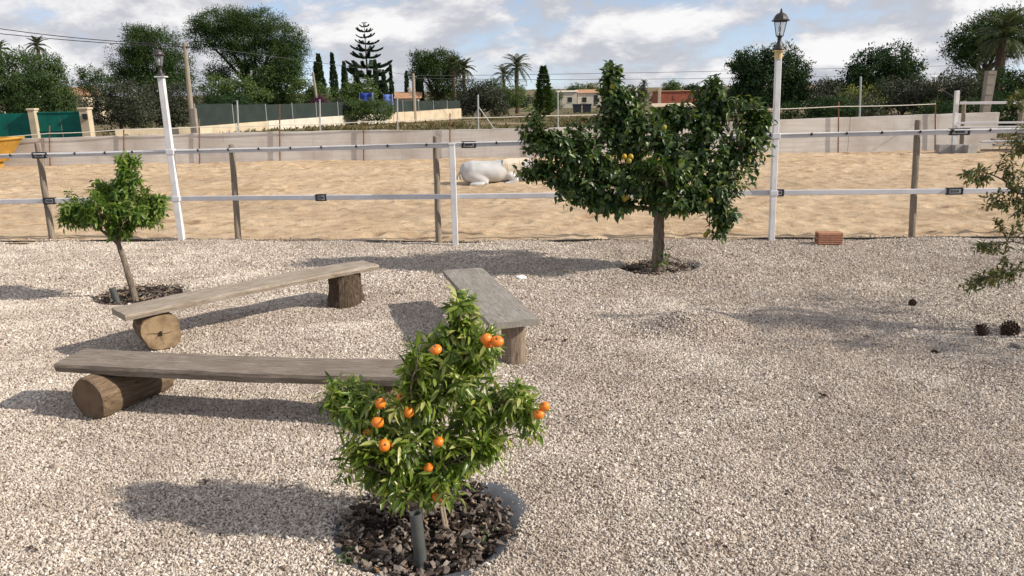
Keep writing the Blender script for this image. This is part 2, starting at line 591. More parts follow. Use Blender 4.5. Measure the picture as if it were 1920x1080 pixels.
c = k.ramp(r, [(0.0, (0.025, 0.016, 0.012)), (0.25, (0.06, 0.042, 0.034)), (0.55, (0.13, 0.10, 0.085)), (0.85, (0.26, 0.215, 0.185)), (0.95, (0.34, 0.30, 0.26)), (1.0, (0.36, 0.22, 0.10))])
f = k.noise(40, 4)
c = k.mix(k.ramp(f, [(0.45, 0.0), (0.7, 0.5)]), c, (0.05, 0.035, 0.027))
k.col(c)
k.bump(f, 0.5, 0.006)
M['chip'] = k.m
M['soil'] = m_plain('dark_soil', (0.022, 0.016, 0.012), 0.98, 0.4, 30, 0.6)
M['membrane'] = m_plain('weed_membrane', (0.085, 0.092, 0.105), 0.75, 0.25, 14, 0.3)
M['pipe'] = m_plain('grey_drain_pipe', (0.070, 0.075, 0.072), 0.6, 0.2, 12, 0.1)
M['terracotta'] = m_plain('terracotta', (0.40, 0.205, 0.13), 0.9, 0.22, 18, 0.3)
M['litter'] = m_plain('white_plastic_bag', (0.78, 0.78, 0.80), 0.5, 0.05, 10)
M['cone'] = m_plain('pine_cone_scale', (0.045, 0.026, 0.018), 0.9, 0.3, 20, 0.3)
M['edging'] = m_plain('black_edging', (0.03, 0.027, 0.025), 0.8, 0.3, 6)

# background bits
M['green_mesh'] = m_plain('green_windbreak_mesh', (0.0, 0.105, 0.082), 0.7, 0.25, 2)
M['dark_mesh'] = m_plain('dark_green_windbreak_mesh', (0.019, 0.029, 0.026), 0.8, 0.25, 1.5)
M['yellow_paint'] = m_plain('yellow_skip_paint', (0.44, 0.245, 0.04), 0.7, 0.25, 3)
M['roof'] = m_plain('clay_roof_tile', (0.42, 0.24, 0.14), 0.9, 0.25, 3, 0.3)
M['brickred'] = m_plain('red_brick', (0.30, 0.095, 0.058), 0.9, 0.2, 2, 0.2)
M['blue'] = m_plain('blue_tarpaulin', (0.025, 0.055, 0.27), 0.7, 0.2, 2)
M['paleblue'] = m_plain('pale_blue_tarpaulin', (0.13, 0.19, 0.52), 0.6, 0.2, 2)
M['dark_glass'] = m_plain('dark_window_glass', (0.03, 0.035, 0.04), 0.15, 0.1, 4, 0.0, 0.5)
M['bin_dark'] = m_plain('dark_bin_plastic', (0.03, 0.035, 0.045), 0.5, 0.1, 4)
M['bin_green'] = m_plain('green_bin_plastic', (0.02, 0.16, 0.07), 0.5, 0.1, 4)
M['old_pole'] = m_wood('old_utility_pole', [(0.20, 0.17, 0.13), (0.30, 0.255, 0.20), (0.38, 0.33, 0.265)], (20, 20, 0.6))
M['coat'] = m_plain('white_horse_coat', (0.52, 0.515, 0.51), 0.85, 0.18, 3, 0.1)
M['mane'] = m_leaf('cream_mane_hair', [(0.62, 0.53, 0.40), (0.74, 0.65, 0.52), (0.80, 0.73, 0.62)], 0.6, 0.1, 0.3, (1, 1, 1))
M['nose'] = m_plain('grey_muzzle', (0.20, 0.16, 0.15), 0.8, 0.1, 10)
M['hoof'] = m_plain('dark_hoof', (0.06, 0.05, 0.04), 0.6, 0.2, 10)


# ------------------------------------------------------------------ setting
def gz(y):
    """ground height beyond the boundary wall: it falls gently away"""
    return float(np.interp(y, [30, 230], [0.0, -3.0]))


ys = [-60, 0, 24.15, 24.6, 30, 40, 55, 75, 100, 140, 180, 230, 400, 900, 2500, 9000]
xs = [-9000, -2500, -800, -300, -120, -60, -30, -15, 0, 15, 30, 60, 120, 300, 800, 2500, 9000]
V = [(x, y, (-0.35 if y < 24.5 else gz(y))) for y in ys for x in xs]
nx = len(xs)
F = [(j * nx + i, j * nx + i + 1, (j + 1) * nx + i + 1, (j + 1) * nx + i) for j in range(len(ys) - 1) for i in range(nx - 1)]
g = MB().add(V, F).build('ground', M['field'])
tag(g, 'dry brown field stretching to the horizon behind the grey wall', 'ground', kind='structure')

EDGE_X = np.array([-12, -7.4, -4.7, -0.9, 3.47, 6.55, 12])
EDGE_Y = np.array([11.45, 11.02, 10.82, 10.36, 10.16, 10.0, 9.85])


def edge_y(x):
    return np.interp(x, EDGE_X, EDGE_Y)


BEDS = [(-0.43, 3.285, 0.390, 0.045), (1.68, 8.62, 0.42, 0.06), (-3.86, 7.80, 0.42, 0.05)]


def yard_z(x, y):
    z = 0.026 * fbm(x * 1.3, y * 1.3, 3, 3) + 0.010 * vnoise(x * 4.3, y * 4.3, 9)
    z = z - 0.016 * np.clip(vnoise(x * 3.1 + 4, y * 2.3, 19) - 0.35, 0, 1)
    z = z + 0.15 * np.exp(-(((x - 1.55) / 0.36) ** 2 + ((y - 6.32) / 0.27) ** 2) ** 1.3)
    z = z + 0.05 * np.exp(-(((x - 2.5) / 0.5) ** 2 + ((y - 6.5) / 0.3) ** 2))
    z = z + 0.06 * np.exp(-(((x - 3.6) / 0.55) ** 2 + ((y - 5.15) / 0.3) ** 2))
    z = z + 0.05 * np.exp(-(((x - 1.9) / 0.7) ** 2 + ((y - 8.4) / 0.5) ** 2))
    for bx, by, br, dp in BEDS:
        d = np.hypot(x - bx, y - by)
        z = z - dp * (1 - np.clip((d - br * 0.92) / 0.10, 0, 1))
    return z


x = np.arange(-9.5, 9.51, 0.06)
t = np.linspace(0, 1, 170)
X, T = np.meshgrid(x, t)
Yg = 1.2 + T * (edge_y(X) - 1.2)
Z = yard_z(X, Yg)
n1_, n2_ = X.shape
I = np.arange(n1_ * n2_).reshape(n1_, n2_)
F = np.stack([I[:-1, :-1], I[:-1, 1:], I[1:, 1:], I[1:, :-1]], -1).reshape(-1, 4)
g = MB().add(np.stack([X, Yg, Z], -1), F).build('gravel_yard', M['gravel_bed'], smooth=True)
tag(g, 'pale gravel yard in front of the white fence', 'yard', kind='structure')

# loose stones: one point per stone, a low-poly stone instanced on each
pts, scl = [], []
for y0, y1, dens, s in [(1.9, 4.2, 13000, 0.92), (4.2, 5.8, 10500, 1.0), (5.8, 7.6, 7000, 1.15), (7.6, 11.1, 4400, 1.3)]:
    hw = y1 * 0.70 + 1.4
    n = int(dens * (y1 - y0) * 2 * hw)
    px, py = rng.uniform(-hw, hw, n), rng.uniform(y0, y1, n)
    keep = (np.abs(px) < py * 0.70 + 1.4) & (py < edge_y(px) + 0.03 * vnoise(px * 4, py, 2))
    for bx, by, br, dp in BEDS:
        d, a = np.hypot(px - bx, py - by), np.arctan2(py - by, px - bx)
        lim = br - 0.02 + 0.02 * np.sin(a * 3 + bx) + 0.015 * np.sin(a * 7 + 1)
        if by < 4:
            lim = lim - 0.03 * np.exp(-((a - 1.7) / 0.8) ** 2) + 0.075 * np.exp(-((a - 0.25) / 0.25) ** 2) + 0.035 * np.exp(-((a + 0.75) / 0.6) ** 2) + 0.07 * np.exp(-((a + 2.9) / 0.2) ** 2)
        keep &= (d > lim) | (rng.random(n) < 0.025)
    px, py = px[keep], py[keep]
    pts.append(np.stack([px, py, yard_z(px, py) + 0.002], 1))
    scl.append(rng.lognormal(0, 0.30, len(px)) * 0.0061 * s)
# spill over the sand edge
n = 900
px = rng.uniform(-8, 7.2, n)
py = edge_y(px) + np.abs(rng.normal(0, 0.08, n)) + 0.02
pts.append(np.stack([px, py, np.full(n, 0.004)], 1))
scl.append(rng.uniform(0.006, 0.014, n))
pts, scl = np.concatenate(pts), np.concatenate(scl)
me = bpy.data.meshes.new('gravel')
me.vertices.add(len(pts))
me.vertices.foreach_set('co', pts.ravel())
at = me.attributes.new('size', 'FLOAT', 'POINT')
at.data.foreach_set('value', scl)
me.materials.append(M['gravel_stone'])
gravel = link('gravel', me)
tag(gravel, 'loose pale beige and brown stones covering the yard', 'gravel', kind='stuff')
ng = bpy.data.node_groups.new('scatter_stones', 'GeometryNodeTree')
ng.interface.new_socket('Geometry', in_out='INPUT', socket_type='NodeSocketGeometry')
ng.interface.new_socket('Geometry', in_out='OUTPUT', socket_type='NodeSocketGeometry')
gi, go = ng.nodes.new('NodeGroupInput'), ng.nodes.new('NodeGroupOutput')
m2p = ng.nodes.new('GeometryNodeMeshToPoints')
ng.links.new(gi.outputs[0], m2p.inputs['Mesh'])
join = ng.nodes.new('GeometryNodeGeometryToInstance')
for s in range(4):
    ico = ng.nodes.new('GeometryNodeMeshIcoSphere')
    ico.inputs['Radius'].default_value = 1.0
    ico.inputs['Subdivisions'].default_value = 1
    sp = ng.nodes.new('GeometryNodeSetPosition')
    rv = ng.nodes.new('FunctionNodeRandomValue')
    rv.data_type = 'FLOAT_VECTOR'
    rv.inputs['Min'].default_value = (-0.38, -0.38, -0.38)
    rv.inputs['Max'].default_value = (0.38, 0.38, 0.38)
    rv.inputs['Seed'].default_value = s + 3
    ng.links.new(ico.outputs['Mesh'], sp.inputs['Geometry'])
    ng.links.new(rv.outputs['Value'], sp.inputs['Offset'])
    sm = ng.nodes.new('GeometryNodeSetMaterial')
    sm.inputs['Material'].default_value = M['gravel_stone']
    ng.links.new(sp.outputs[0], sm.inputs[0])
    ng.links.new(sm.outputs[0], join.inputs[0])
iop = ng.nodes.new('GeometryNodeInstanceOnPoints')
ng.links.new(m2p.outputs[0], iop.inputs['Points'])
ng.links.new(join.outputs[0], iop.inputs['Instance'])
iop.inputs['Pick Instance'].default_value = True
rr = ng.nodes.new('FunctionNodeRandomValue')
rr.data_type = 'FLOAT_VECTOR'
rr.inputs['Max'].default_value = (6.283, 6.283, 6.283)
ng.links.new(rr.outputs['Value'], iop.inputs['Rotation'])
rs = ng.nodes.new('FunctionNodeRandomValue')
rs.data_type = 'FLOAT_VECTOR'
rs.inputs['Min'].default_value = (0.7, 0.6, 0.45)
rs.inputs['Max'].default_value = (1.3, 1.05, 0.85)
rs.inputs['Seed'].default_value = 77
na = ng.nodes.new('GeometryNodeInputNamedAttribute')
na.data_type = 'FLOAT'
na.inputs['Name'].default_value = 'size'
vm = ng.nodes.new('ShaderNodeVectorMath')
vm.operation = 'SCALE'
ng.links.new(rs.outputs['Value'], vm.inputs[0])
ng.links.new(na.outputs['Attribute'], vm.inputs['Scale'])
ng.links.new(vm.outputs[0], iop.inputs['Scale'])
ng.links.new(iop.outputs[0], go.inputs[0])
gravel.modifiers.new('scatter', 'NODES').node_group = ng

# sand paddock, trampled
x = np.arange(-19, 18.01, 0.062)
t = np.linspace(0, 1, 250)
X, T = np.meshgrid(x, t)
y0 = edge_y(X) - 0.10
Ys = y0 + (24.7 - y0) * T ** 1.25
Z = 0.045 * fbm(X * 0.5, Ys * 0.5, 3, 21) + 0.024 * fbm(X * 2.1, Ys * 2.1, 3, 31) + 0.018 * vnoise(X * 5.0, Ys * 5.0, 41)
Z = Z - 0.03 * np.clip(vnoise(X * 3.4 + 7, Ys * 3.4, 51) - 0.45, 0, 1)
for _ in range(1500):
    hx, hy = rng.uniform(-14, 13), 10.4 + 13 * rng.random() ** 1.2
    rr_ = rng.uniform(0.09, 0.17)
    i0, i1 = np.searchsorted(x, [hx - 0.4, hx + 0.4])
    if i1 - i0 < 3:
        continue
    sub = (slice(None), slice(i0, i1))
    rowm = np.abs(Ys[:, i0] - hy) < 0.5
    sub = (np.where(rowm)[0][:, None], np.arange(i0, i1)[None, :])
    d = np.hypot(X[sub] - hx, (Ys[sub] - hy) * 0.9) / rr_
    Z[sub] += -0.022 * np.exp(-d ** 4) + 0.010 * np.exp(-((d - 1.35) / 0.35) ** 2)
Z = Z * np.clip((Ys - y0) / 0.5, 0.1, 1) - 0.012
n1_, n2_ = X.shape
I = np.arange(n1_ * n2_).reshape(n1_, n2_)
F = np.stack([I[:-1, :-1], I[:-1, 1:], I[1:, 1:], I[1:, :-1]], -1).reshape(-1, 4)
g = MB().add(np.stack([X, Ys, Z], -1), F).build('sand_paddock', M['sand'], smooth=True)
tag(g, 'trampled golden sand inside the fenced paddock', 'paddock', kind='structure')

# black edging strip between gravel and sand
mb = MB()
xx = np.linspace(-9.3, 9.3, 90)
yy = edge_y(xx) + 0.015 * vnoise(xx * 1.7, xx * 0, 4)
zz = 0.012 + 0.018 * vnoise(xx * 1.1, xx * 0 + 3, 6)
P = np.stack([xx, yy, zz], 1)
Vv = np.concatenate([P + (0, -0.012, 0), P + (0, 0.012, 0), P + (0, 0.012, -0.08), P + (0, -0.012, -0.08)])
n = len(xx)
F = []
for a in range(4):
    b = (a + 1) % 4
    F += [(a * n + i, a * n + i + 1, b * n + i + 1, b * n + i) for i in range(n - 1)]
g = mb.add(Vv, F).build('edging_strip', M['edging'])
tag(g, 'thin black edging strip between the gravel and the sand', 'edging')


# ------------------------------------------------------------------ foliage tools
def leaf_mesh(mb, P, D, N, L, W, curl=0.25, fold=0.35, mi=0):
    """P base, D axis, N normal: 8-triangle curved, folded leaves"""
    n = len(P)
    D = nrm(D)
    S = nrm(np.cross(D, N))
    U = np.cross(S, D)
    L = np.broadcast_to(np.asarray(L, float), (n,))[:, None]
    W = np.broadcast_to(np.asarray(W, float), (n,))[:, None]

    def at_(t, s, up=0.0):
        return P + D * L * t + S * W * s + U * (W * up - L * curl * t * t)
    V = np.stack([at_(0, 0), at_(.35, 0), at_(.70, 0), at_(1, 0),
                  at_(.35, -1, fold), at_(.70, -.78, fold * .8), at_(.35, 1, fold), at_(.70, .78, fold * .8)], 1)
    T = np.array([(0, 1, 4), (0, 6, 1), (1, 2, 5), (1, 5, 4), (6, 7, 2), (6, 2, 1), (2, 3, 5), (7, 3, 2)])
    F = (np.arange(n)[:, None, None] * 8 + T).reshape(-1, 3)
    return mb.add(V.reshape(-1, 3), F, mi)


def flake_mesh(mb, P, D, N, L, W, mi=0):
    """cheap 4-vertex leaf spray"""
    n = len(P)
    D = nrm(D)
    S = nrm(np.cross(D, N))
    L = np.broadcast_to(np.asarray(L, float), (n,))[:, None]
    W = np.broadcast_to(np.asarray(W, float), (n,))[:, None]
    U = np.cross(S, D)
    V = np.stack([P, P + D * L * .5 + S * W + U * W * .3, P + D * L - U * L * .1, P + D * L * .45 - S * W + U * W * .3], 1)
    F = np.arange(n * 4).reshape(-1, 4)
    return mb.add(V.reshape(-1, 3), F, mi)


def rdir(n):
    return nrm(rng.normal(size=(n, 3)))


def crown(mb, lobes, dens, leaf, clump=0.3, up=0.2, shell=0.55, thin=0.45, squash=0.7, droop=0.0):
    """clumped foliage: lobes (cx,cy,cz,rx,ry,rz); dens clumps per m2 of lobe surface"""
    for (cx, cy, cz, rx, ry, rz) in lobes:
        area = 4 * math.pi * ((rx * ry) ** 1.6 / 3 + (rx * rz) ** 1.6 / 3 + (ry * rz) ** 1.6 / 3) ** (1 / 1.6)
        nc = max(6, int(area * dens))
        d = rdir(nc)
        rad = shell + (1.04 - shell) * rng.random(nc) ** 0.6
        rad *= 1 + 0.13 * rng.normal(size=nc)
        C = np.array([cx, cy, cz]) + d * rad[:, None] * np.array([rx, ry, rz])
        k = int(np.clip(34 * (clump / (leaf * 1.5)) ** 1.3, 14, 64))
        P = np.repeat(C, k, 0)
        off = rng.normal(size=P.shape) * clump * np.array([1, 1, squash]) * 0.5
        outw = np.repeat(d, k, 0)
        P = P + off
        Dv = nrm(off) * 0.35 + outw * 0.2 + rng.normal(size=P.shape) * 0.6 + np.array([0, 0, 0.6 * up - droop])
        Nv = nrm(outw * 0.9 + off / clump * 0.7 + np.array([0, 0, 0.30]) + rng.normal(size=P.shape) * 0.28)
        s = leaf * 0.72 * rng.uniform(0.6, 1.3, len(P))
        flake_mesh(mb, P, Dv, Nv, s, s * thin * 0.6)
    return mb


def limbs(mb, base, tops, r0, r1=0.02, bend=0.3, sides=7, fork=0.45):
    """trunk to a fork then one limb to every target"""
    base = np.asarray(base, float)
    tops = np.asarray(tops, float)
    mid = base + (tops.mean(0) - base) * fork
    mid[:2] += rng.normal(size=2) * 0.05 * np.linalg.norm(mid - base)
    mb.tube(bez(base, (base + mid) / 2 + rng.normal(size=3) * (0.04, 0.04, 0) * np.linalg.norm(mid - base), mid, 7),
            np.linspace(r0, r0 * 0.72, 7), sides, wob=0.05)
    for t_ in tops:
        c_ = (mid + t_) / 2 + np.array([0, 0, bend * np.linalg.norm(t_ - mid) * 0.3]) + rng.normal(size=3) * 0.06 * np.linalg.norm(t_ - mid)
        mb.tube(bez(mid, c_, t_, 6), np.linspace(r0 * 0.6, r1, 6), 5, wob=0.05)
    return mb


def tree(name, loc, label, lobes, leafmat, dens, leaf, r0, clump=0.35, up=0.2, thin=0.45, fork=0.4, barkmat='bark_dark',
         cat='tree', group=None, shell=0.55, squash=0.7, droop=0.0, trunk=True):
    """lobes relative to loc"""
    o = thing(name, loc, label, cat, group=group)
    if trunk:
        mb = MB()
        limbs(mb, (0, 0, -0.1), [(l[0], l[1], l[2] - l[5] * 0.2) for l in lobes], r0, max(0.02, r0 * 0.15), fork=fork)
        mb.build('trunk', M[barkmat], o, smooth=True)
    mb = MB()
    crown(mb, lobes, dens, leaf, clump, up, shell, thin, squash, droop)
    mb.build('crown' if cat in ('tree',) else 'foliage', M[leafmat], o)
    return o


# ------------------------------------------------------------------ boundary wall behind the paddock
WX = np.array([-20.0, -14.3, -9.2, -2.5, 1.5, 8.15, 14.9])
WY = np.array([23.95, 23.95, 24.0, 23.9, 23.75, 23.8, 24.0])
WZ = np.array([0.79, 0.80, 0.86, 0.85, 0.87, 0.97, 1.08])
wall = thing('boundary_wall', (0, 23.9, 0), 'long low grey concrete wall along the far side of the sand paddock', 'wall')
edges = np.arange(-19.6, 14.95, 2.72)
edges = np.append(edges, 14.9)
for i in range(len(edges) - 1):
    xa, xb = edges[i] + 0.002, edges[i + 1] - 0.002
    if xb - xa < 0.3:
        continue
    m_ = 10
    xx = np.linspace(xa, xb, m_)
    yy = np.interp(xx, WX, WY) - 23.9 + 0.002 * rng.normal()
    zt = np.interp(xx, WX, WZ) + 0.006 * rng.normal() + 0.005 * rng.normal(size=m_)
    A = np.stack([xx, yy, np.full(m_, -0.15)], 1)
    B = np.stack([xx, yy, zt], 1)
    Cc = np.stack([xx, yy + 0.20, zt], 1)
    Dd = np.stack([xx, yy + 0.20, np.full(m_, -0.15)], 1)
    Vv = np.concatenate([A, B, Cc, Dd])
    F = [(q * m_ + j, q * m_ + j + 1, (q + 1) * m_ + j + 1, (q + 1) * m_ + j) for q in range(3) for j in range(m_ - 1)]
    F += [(0, m_, 2 * m_, 3 * m_), (m_ - 1, 4 * m_ - 1, 3 * m_ - 1, 2 * m_ - 1)]
    MB().add(Vv, F).build('wall_panel', M['concrete'], wall)

# ------------------------------------------------------------------ near fence
RX = np.array([-9.5, -7.3, -4.69, -0.74, 3.44, 6.45, 9.5])
RY = np.array([11.25, 11.10, 10.90, 10.22, 10.15, 10.02, 9.9])
TZ = np.array([1.18, 1.205, 1.240, 1.312, 1.362, 1.385, 1.40])
BZ = np.array([0.55, 0.562, 0.590, 0.640, 0.626, 0.618, 0.61])


def rail_pt(x, top=True):
    return np.array([x, np.interp(x, RX, RY), np.interp(x, RX, TZ if top else BZ)])


fence = thing('paddock_fence', (0, 10.4, 0), 'white two-rail fence with round wooden posts between gravel and sand', 'fence')
FO = np.array([0, 10.4, 0])


def beam(mb, p, q, h, d, mi=0, chamfer=0.005):
    p, q = np.asarray(p, float), np.asarray(q, float)
    v = q - p
    L = np.linalg.norm(v)
    mx = Vector(v / L)
    mz = Vector((0, 0, 1))
    my = mz.cross(mx).normalized()
    mz = mx.cross(my)
    Mr = Matrix((mx, my, mz)).transposed()
    mb.bbox((p + q) / 2, (L, d, h), chamfer, mi, Mr)


BREAK_T = [-9.5, -6.62, -4.72, -0.76, -0.50, 3.43, 5.72, 9.5]
BREAK_B = [-9.5, -6.58, -4.69, -2.58, -0.74, 3.45, 5.72, 9.5]
for top, brk in ((True, BREAK_T), (False, BREAK_B)):
    for a, b in zip(brk[:-1], brk[1:]):
        mb = MB()
        cuts = [a + 0.004] + [v for v in RX if a + 0.05 < v < b - 0.05] + [b - 0.004]
        for p, q in zip(cuts[:-1], cuts[1:]):
            beam(mb, rail_pt(p, top) - FO, rail_pt(q, top) - FO, 0.060 if top else 0.066, 0.034)
        mb.build('rail', M['white_old'], fence)
# cable along the upper rail with its clips
mb = MB()
xx = np.linspace(-9.4, 9.4, 150)
P = np.array([rail_pt(v) for v in xx]) - FO + np.array([0, -0.030, 0.020])
P[:, 2] += 0.010 * vnoise(xx * 1.3, xx * 0, 5)
mb.tube(P, 0.0095, 6).build('cable', M['white'], fence, smooth=True)
clip_me = MB().bbox((0, 0, 0), (0.022, 0.028, 0.034), 0.004).mesh('cable_clip', M['black'])
for v in np.arange(-8.8, 8.8, 0.452):
    p = rail_pt(v + rng.normal() * 0.03) - FO + np.array([0, -0.031, 0.014])
    link('cable_clip', clip_me, fence, Matrix.Translation(p))
# black couplers that join lengths of rail
for v, top, L in [(-6.62, True, 0.19), (-6.58, False, 0.17), (-2.58, False, 0.15), (-0.53, True, 0.19), (5.75, True, 0.25), (5.78, False, 0.21), (3.51, False, 0.16)]:
    p = rail_pt(v, top) - FO
    mb = MB()
    hh = 0.030 if top else 0.033
    for s_ in (-1, 1):
        mb.bbox(p + (0, -0.004, s_ * (hh + 0.006)), (L, 0.056, 0.014), 0.004)
        mb.bbox(p + (s_ * (L / 2 - 0.012), -0.012, 0), (0.024, 0.046, 2 * hh + 0.004), 0.004)
    cp = mb.build('coupler', M['black'], fence)
    MB().bbox(p + (0, -0.020, 0), (L * 0.5, 0.012, hh * 0.9), 0.003).build('coupler_plate', M['pipe'], cp)


def round_post(x, y, h, r, lx, ly=0.0, parent=None, off=FO):
    mb = MB()
    P = np.array([(x + lx * t_, y + ly * t_, -0.2 + (h + 0.2) * t_) for t_ in np.linspace(0, 1, 9)]) - off
    P[:, 0] += 0.002 * rng.normal(size=9)
    mb.tube(np.vstack([P, P[-1] + (0, 0, 0.012)]), np.append(np.linspace(r * 1.05, r * 0.97, 9), r * 0.86), 14, wob=0.02)
    return mb.build('wooden_post', M['post'], parent, smooth=False)


for x_, y_, h_, lx in [(-6.69, 11.13, 1.37, 0.02), (-3.87, 10.80, 1.32, 0.05), (-0.99, 10.36, 1.41, 0.02), (5.36, 10.15, 1.52, -0.10), (8.3, 10.05, 1.5, 0.0)]:
    round_post(x_, y_, h_, 0.042, lx, 0, fence)
# white metal post in the middle
mb = MB().bbox((-0.745, 10.165 - 10.4, 0.65), (0.075, 0.06, 1.34), 0.006)
wp = mb.build('white_post', M['white'], fence)
MB().bbox((-0.745, 10.165 - 10.4, 1.326), (0.088, 0.072, 0.014), 0.004).build('post_cap', M['white_old'], wp)


# ------------------------------------------------------------------ lamp posts
def lantern(o, base, s, tint='bronze'):
    bx, by, bz = base
    mb = MB()
    # flared foot and neck
    mb.lathe([(0.0, 0), (0.095, 0), (0.10, 0.02), (0.075, 0.045), (0.048, 0.10), (0.034, 0.15), (0.030, 0.19), (0.045, 0.21), (0.036, 0.225)], 14, (0, 0, 0))
    foot = mb.build('lamp_foot', M[tint], o, smooth=True)
    foot.location, foot.scale = (bx, by, bz), (s, s, s)
    mb = MB()
    z0, z1, r0, r1 = 0.235, 0.475, 0.066, 0.118
    a6 = [R(60 * i + 12) for i in range(6)]
    lo = [np.array([r0 * math.cos(a), r0 * math.sin(a), z0]) for a in a6]
    hi = [np.array([r1 * math.cos(a), r1 * math.sin(a), z1]) for a in a6]
    for i in range(6):
        mb.tube([lo[i], hi[i]], 0.0065, 5)
        mb.tube([lo[i], lo[(i + 1) % 6]], 0.007, 5)
        mb.tube([hi[i], hi[(i + 1) % 6]], 0.008, 5)
    mb.lathe([(0.0, 0.222), (0.055, 0.224), (0.070, 0.236), (0.0, 0.238)], 12)
    fr = mb.build('lantern_frame', M[tint], o)
    fr.location, fr.scale = (bx, by, bz), (s, s, s)
    mb = MB()
    mb.lathe([(0.0, 0.478), (0.150, 0.478), (0.155, 0.490), (0.128, 0.510), (0.115, 0.545), (0.085, 0.590), (0.045, 0.612), (0.022, 0.620), (0.028, 0.630),
              (0.012, 0.640), (0.020, 0.655), (0.016, 0.672), (0.002, 0.690)], 12)
    rf = mb.build('lantern_roof', M[tint], o, smooth=False)
    rf.location, rf.scale = (bx, by, bz), (s, s, s)
    for i in range(6):
        j = (i + 1) % 6
        mid = (lo[i] + lo[j] + hi[i] + hi[j]) / 4
        inn = nrm(np.array([mid[0], mid[1], 0.0])) * -0.004
        q = [lo[i] * 0.97 + lo[j] * 0.03, lo[j] * 0.97 + lo[i] * 0.03, hi[j] * 0.97 + hi[i] * 0.03, hi[i] * 0.97 + hi[j] * 0.03]
        Vv = [p for p in q] + [p + inn for p in q]
        g_ = MB().add(Vv, [(0, 1, 2, 3), (7, 6, 5, 4), (0, 4, 5, 1), (1, 5, 6, 2), (2, 6, 7, 3), (3, 7, 4, 0)]).build('glass_pane', M['glass'], o)
        g_.location, g_.scale = (bx, by, bz), (s, s, s)
    bl = MB().lathe([(0.0, 0.24), (0.016, 0.24), (0.016, 0.30), (0.026, 0.33), (0.030, 0.365), (0.020, 0.40), (0.0, 0.412)], 10).build('bulb', M['bulb'], o, smooth=True)
    bl.location, bl.scale = (bx, by, bz), (s, s, s)


def lamp_post(x, y, h, w, lx, label, s, foam=False):
    o = thing('lamp_post', (x, y, 0), label, 'lamp post', group='lamp posts on the paddock fence')
    Mr = Matrix.Rotation(math.atan2(lx, h), 3, 'Y')
    MB().bbox((lx / 2, 0, h / 2 - 0.05), (w, w * 0.9, h + 0.1), 0.006, 0, Mr).build('post', M['white'], o)
    pl = MB().bbox((lx, 0, h + 0.010), (w * 1.75, w * 1.7, 0.018), 0.004).build('cap_plate', M['white_old'] if not foam else M['foam'], o)
    if foam:
        MB().lathe([(w * 0.62, -0.09), (w * 0.70, -0.05), (w * 0.66, 0.0)], 12, (lx, 0, h)).build('foam_filler', M['foam'], o, smooth=True)
    lantern(o, (lx, 0, h + 0.02), s)
    # bracket that takes the rails
    for zz_ in (float(np.interp(x, RX, TZ)), float(np.interp(x, RX, BZ))):
        xo = lx * zz_ / h
        MB().bbox((xo, 0.012, zz_), (w + 0.035, w + 0.030, 0.075), 0.008).build('rail_bracket', M['white_old'], o)
    return o


lamp_post(-4.695, 10.872, 2.235, 0.080, -0.005, 'white lamp post with black lantern left of the middle, behind the small leafy tree', 0.56)
lamp_post(3.465, 10.116, 2.40, 0.072, -0.07, 'taller white lamp post with black lantern beside the lemon tree', 0.72, foam=True)


# ------------------------------------------------------------------ back cord fence along the wall
cf = thing('cord_fence', (0, 23.6, 0), 'thin rusty stakes strung with pale cord in front of the grey wall', 'fence')
CO = np.array([0, 23.6, 0])
stakes = [(-17.3, 23.6, 1.15, 0.1), (-14.06, 23.62, 1.17, 0.19), (-11.8, 23.6, 1.10, 0.15), (-9.5, 23.68, 1.30, 0.15), (-7.03, 23.62, 1.69, 0.15), (-4.46, 23.62, 1.23, 0.08),
          (-1.82, 23.4, 1.34, 0.05), (0.8, 23.4, 1.33, 0.0), (3.7, 23.4, 1.35, 0.0), (7.0, 23.45, 1.4, -0.1), (10.0, 23.55, 1.47, -0.12), (13.0, 23.5, 1.43, -0.17)]
topz = [0.78, 0.95, 1.03, 1.06, 1.08, 1.13, 1.20, 1.22, 1.25, 1.29, 1.34, 1.36]
tops_ = []
for (x_, y_, h_, lx), tz_ in zip(stakes, topz):
    y_ = float(np.interp(x_, WX, WY)) - 0.07
    mb = MB()
    mb.tube(np.array([(x_, y_, -0.1), (x_ + lx * .5, y_, h_ * .5), (x_ + lx, y_, h_)]) - CO, 0.019, 7)
    mb.build('stake', M['rust'], cf)
    tops_.append(np.array([x_ + lx * tz_ / h_, y_ - 0.03, tz_]) - CO)
for p, q in zip(tops_[:-1], tops_[1:]):
    mid = (p + q) / 2 - np.array([0, 0, 0.03 + 0.03 * rng.random()])
    MB().tube(bez(p, mid, q, 8), 0.012, 5).build('cord', M['cord'], cf)
mid = (tops_[0] + tops_[1]) / 2

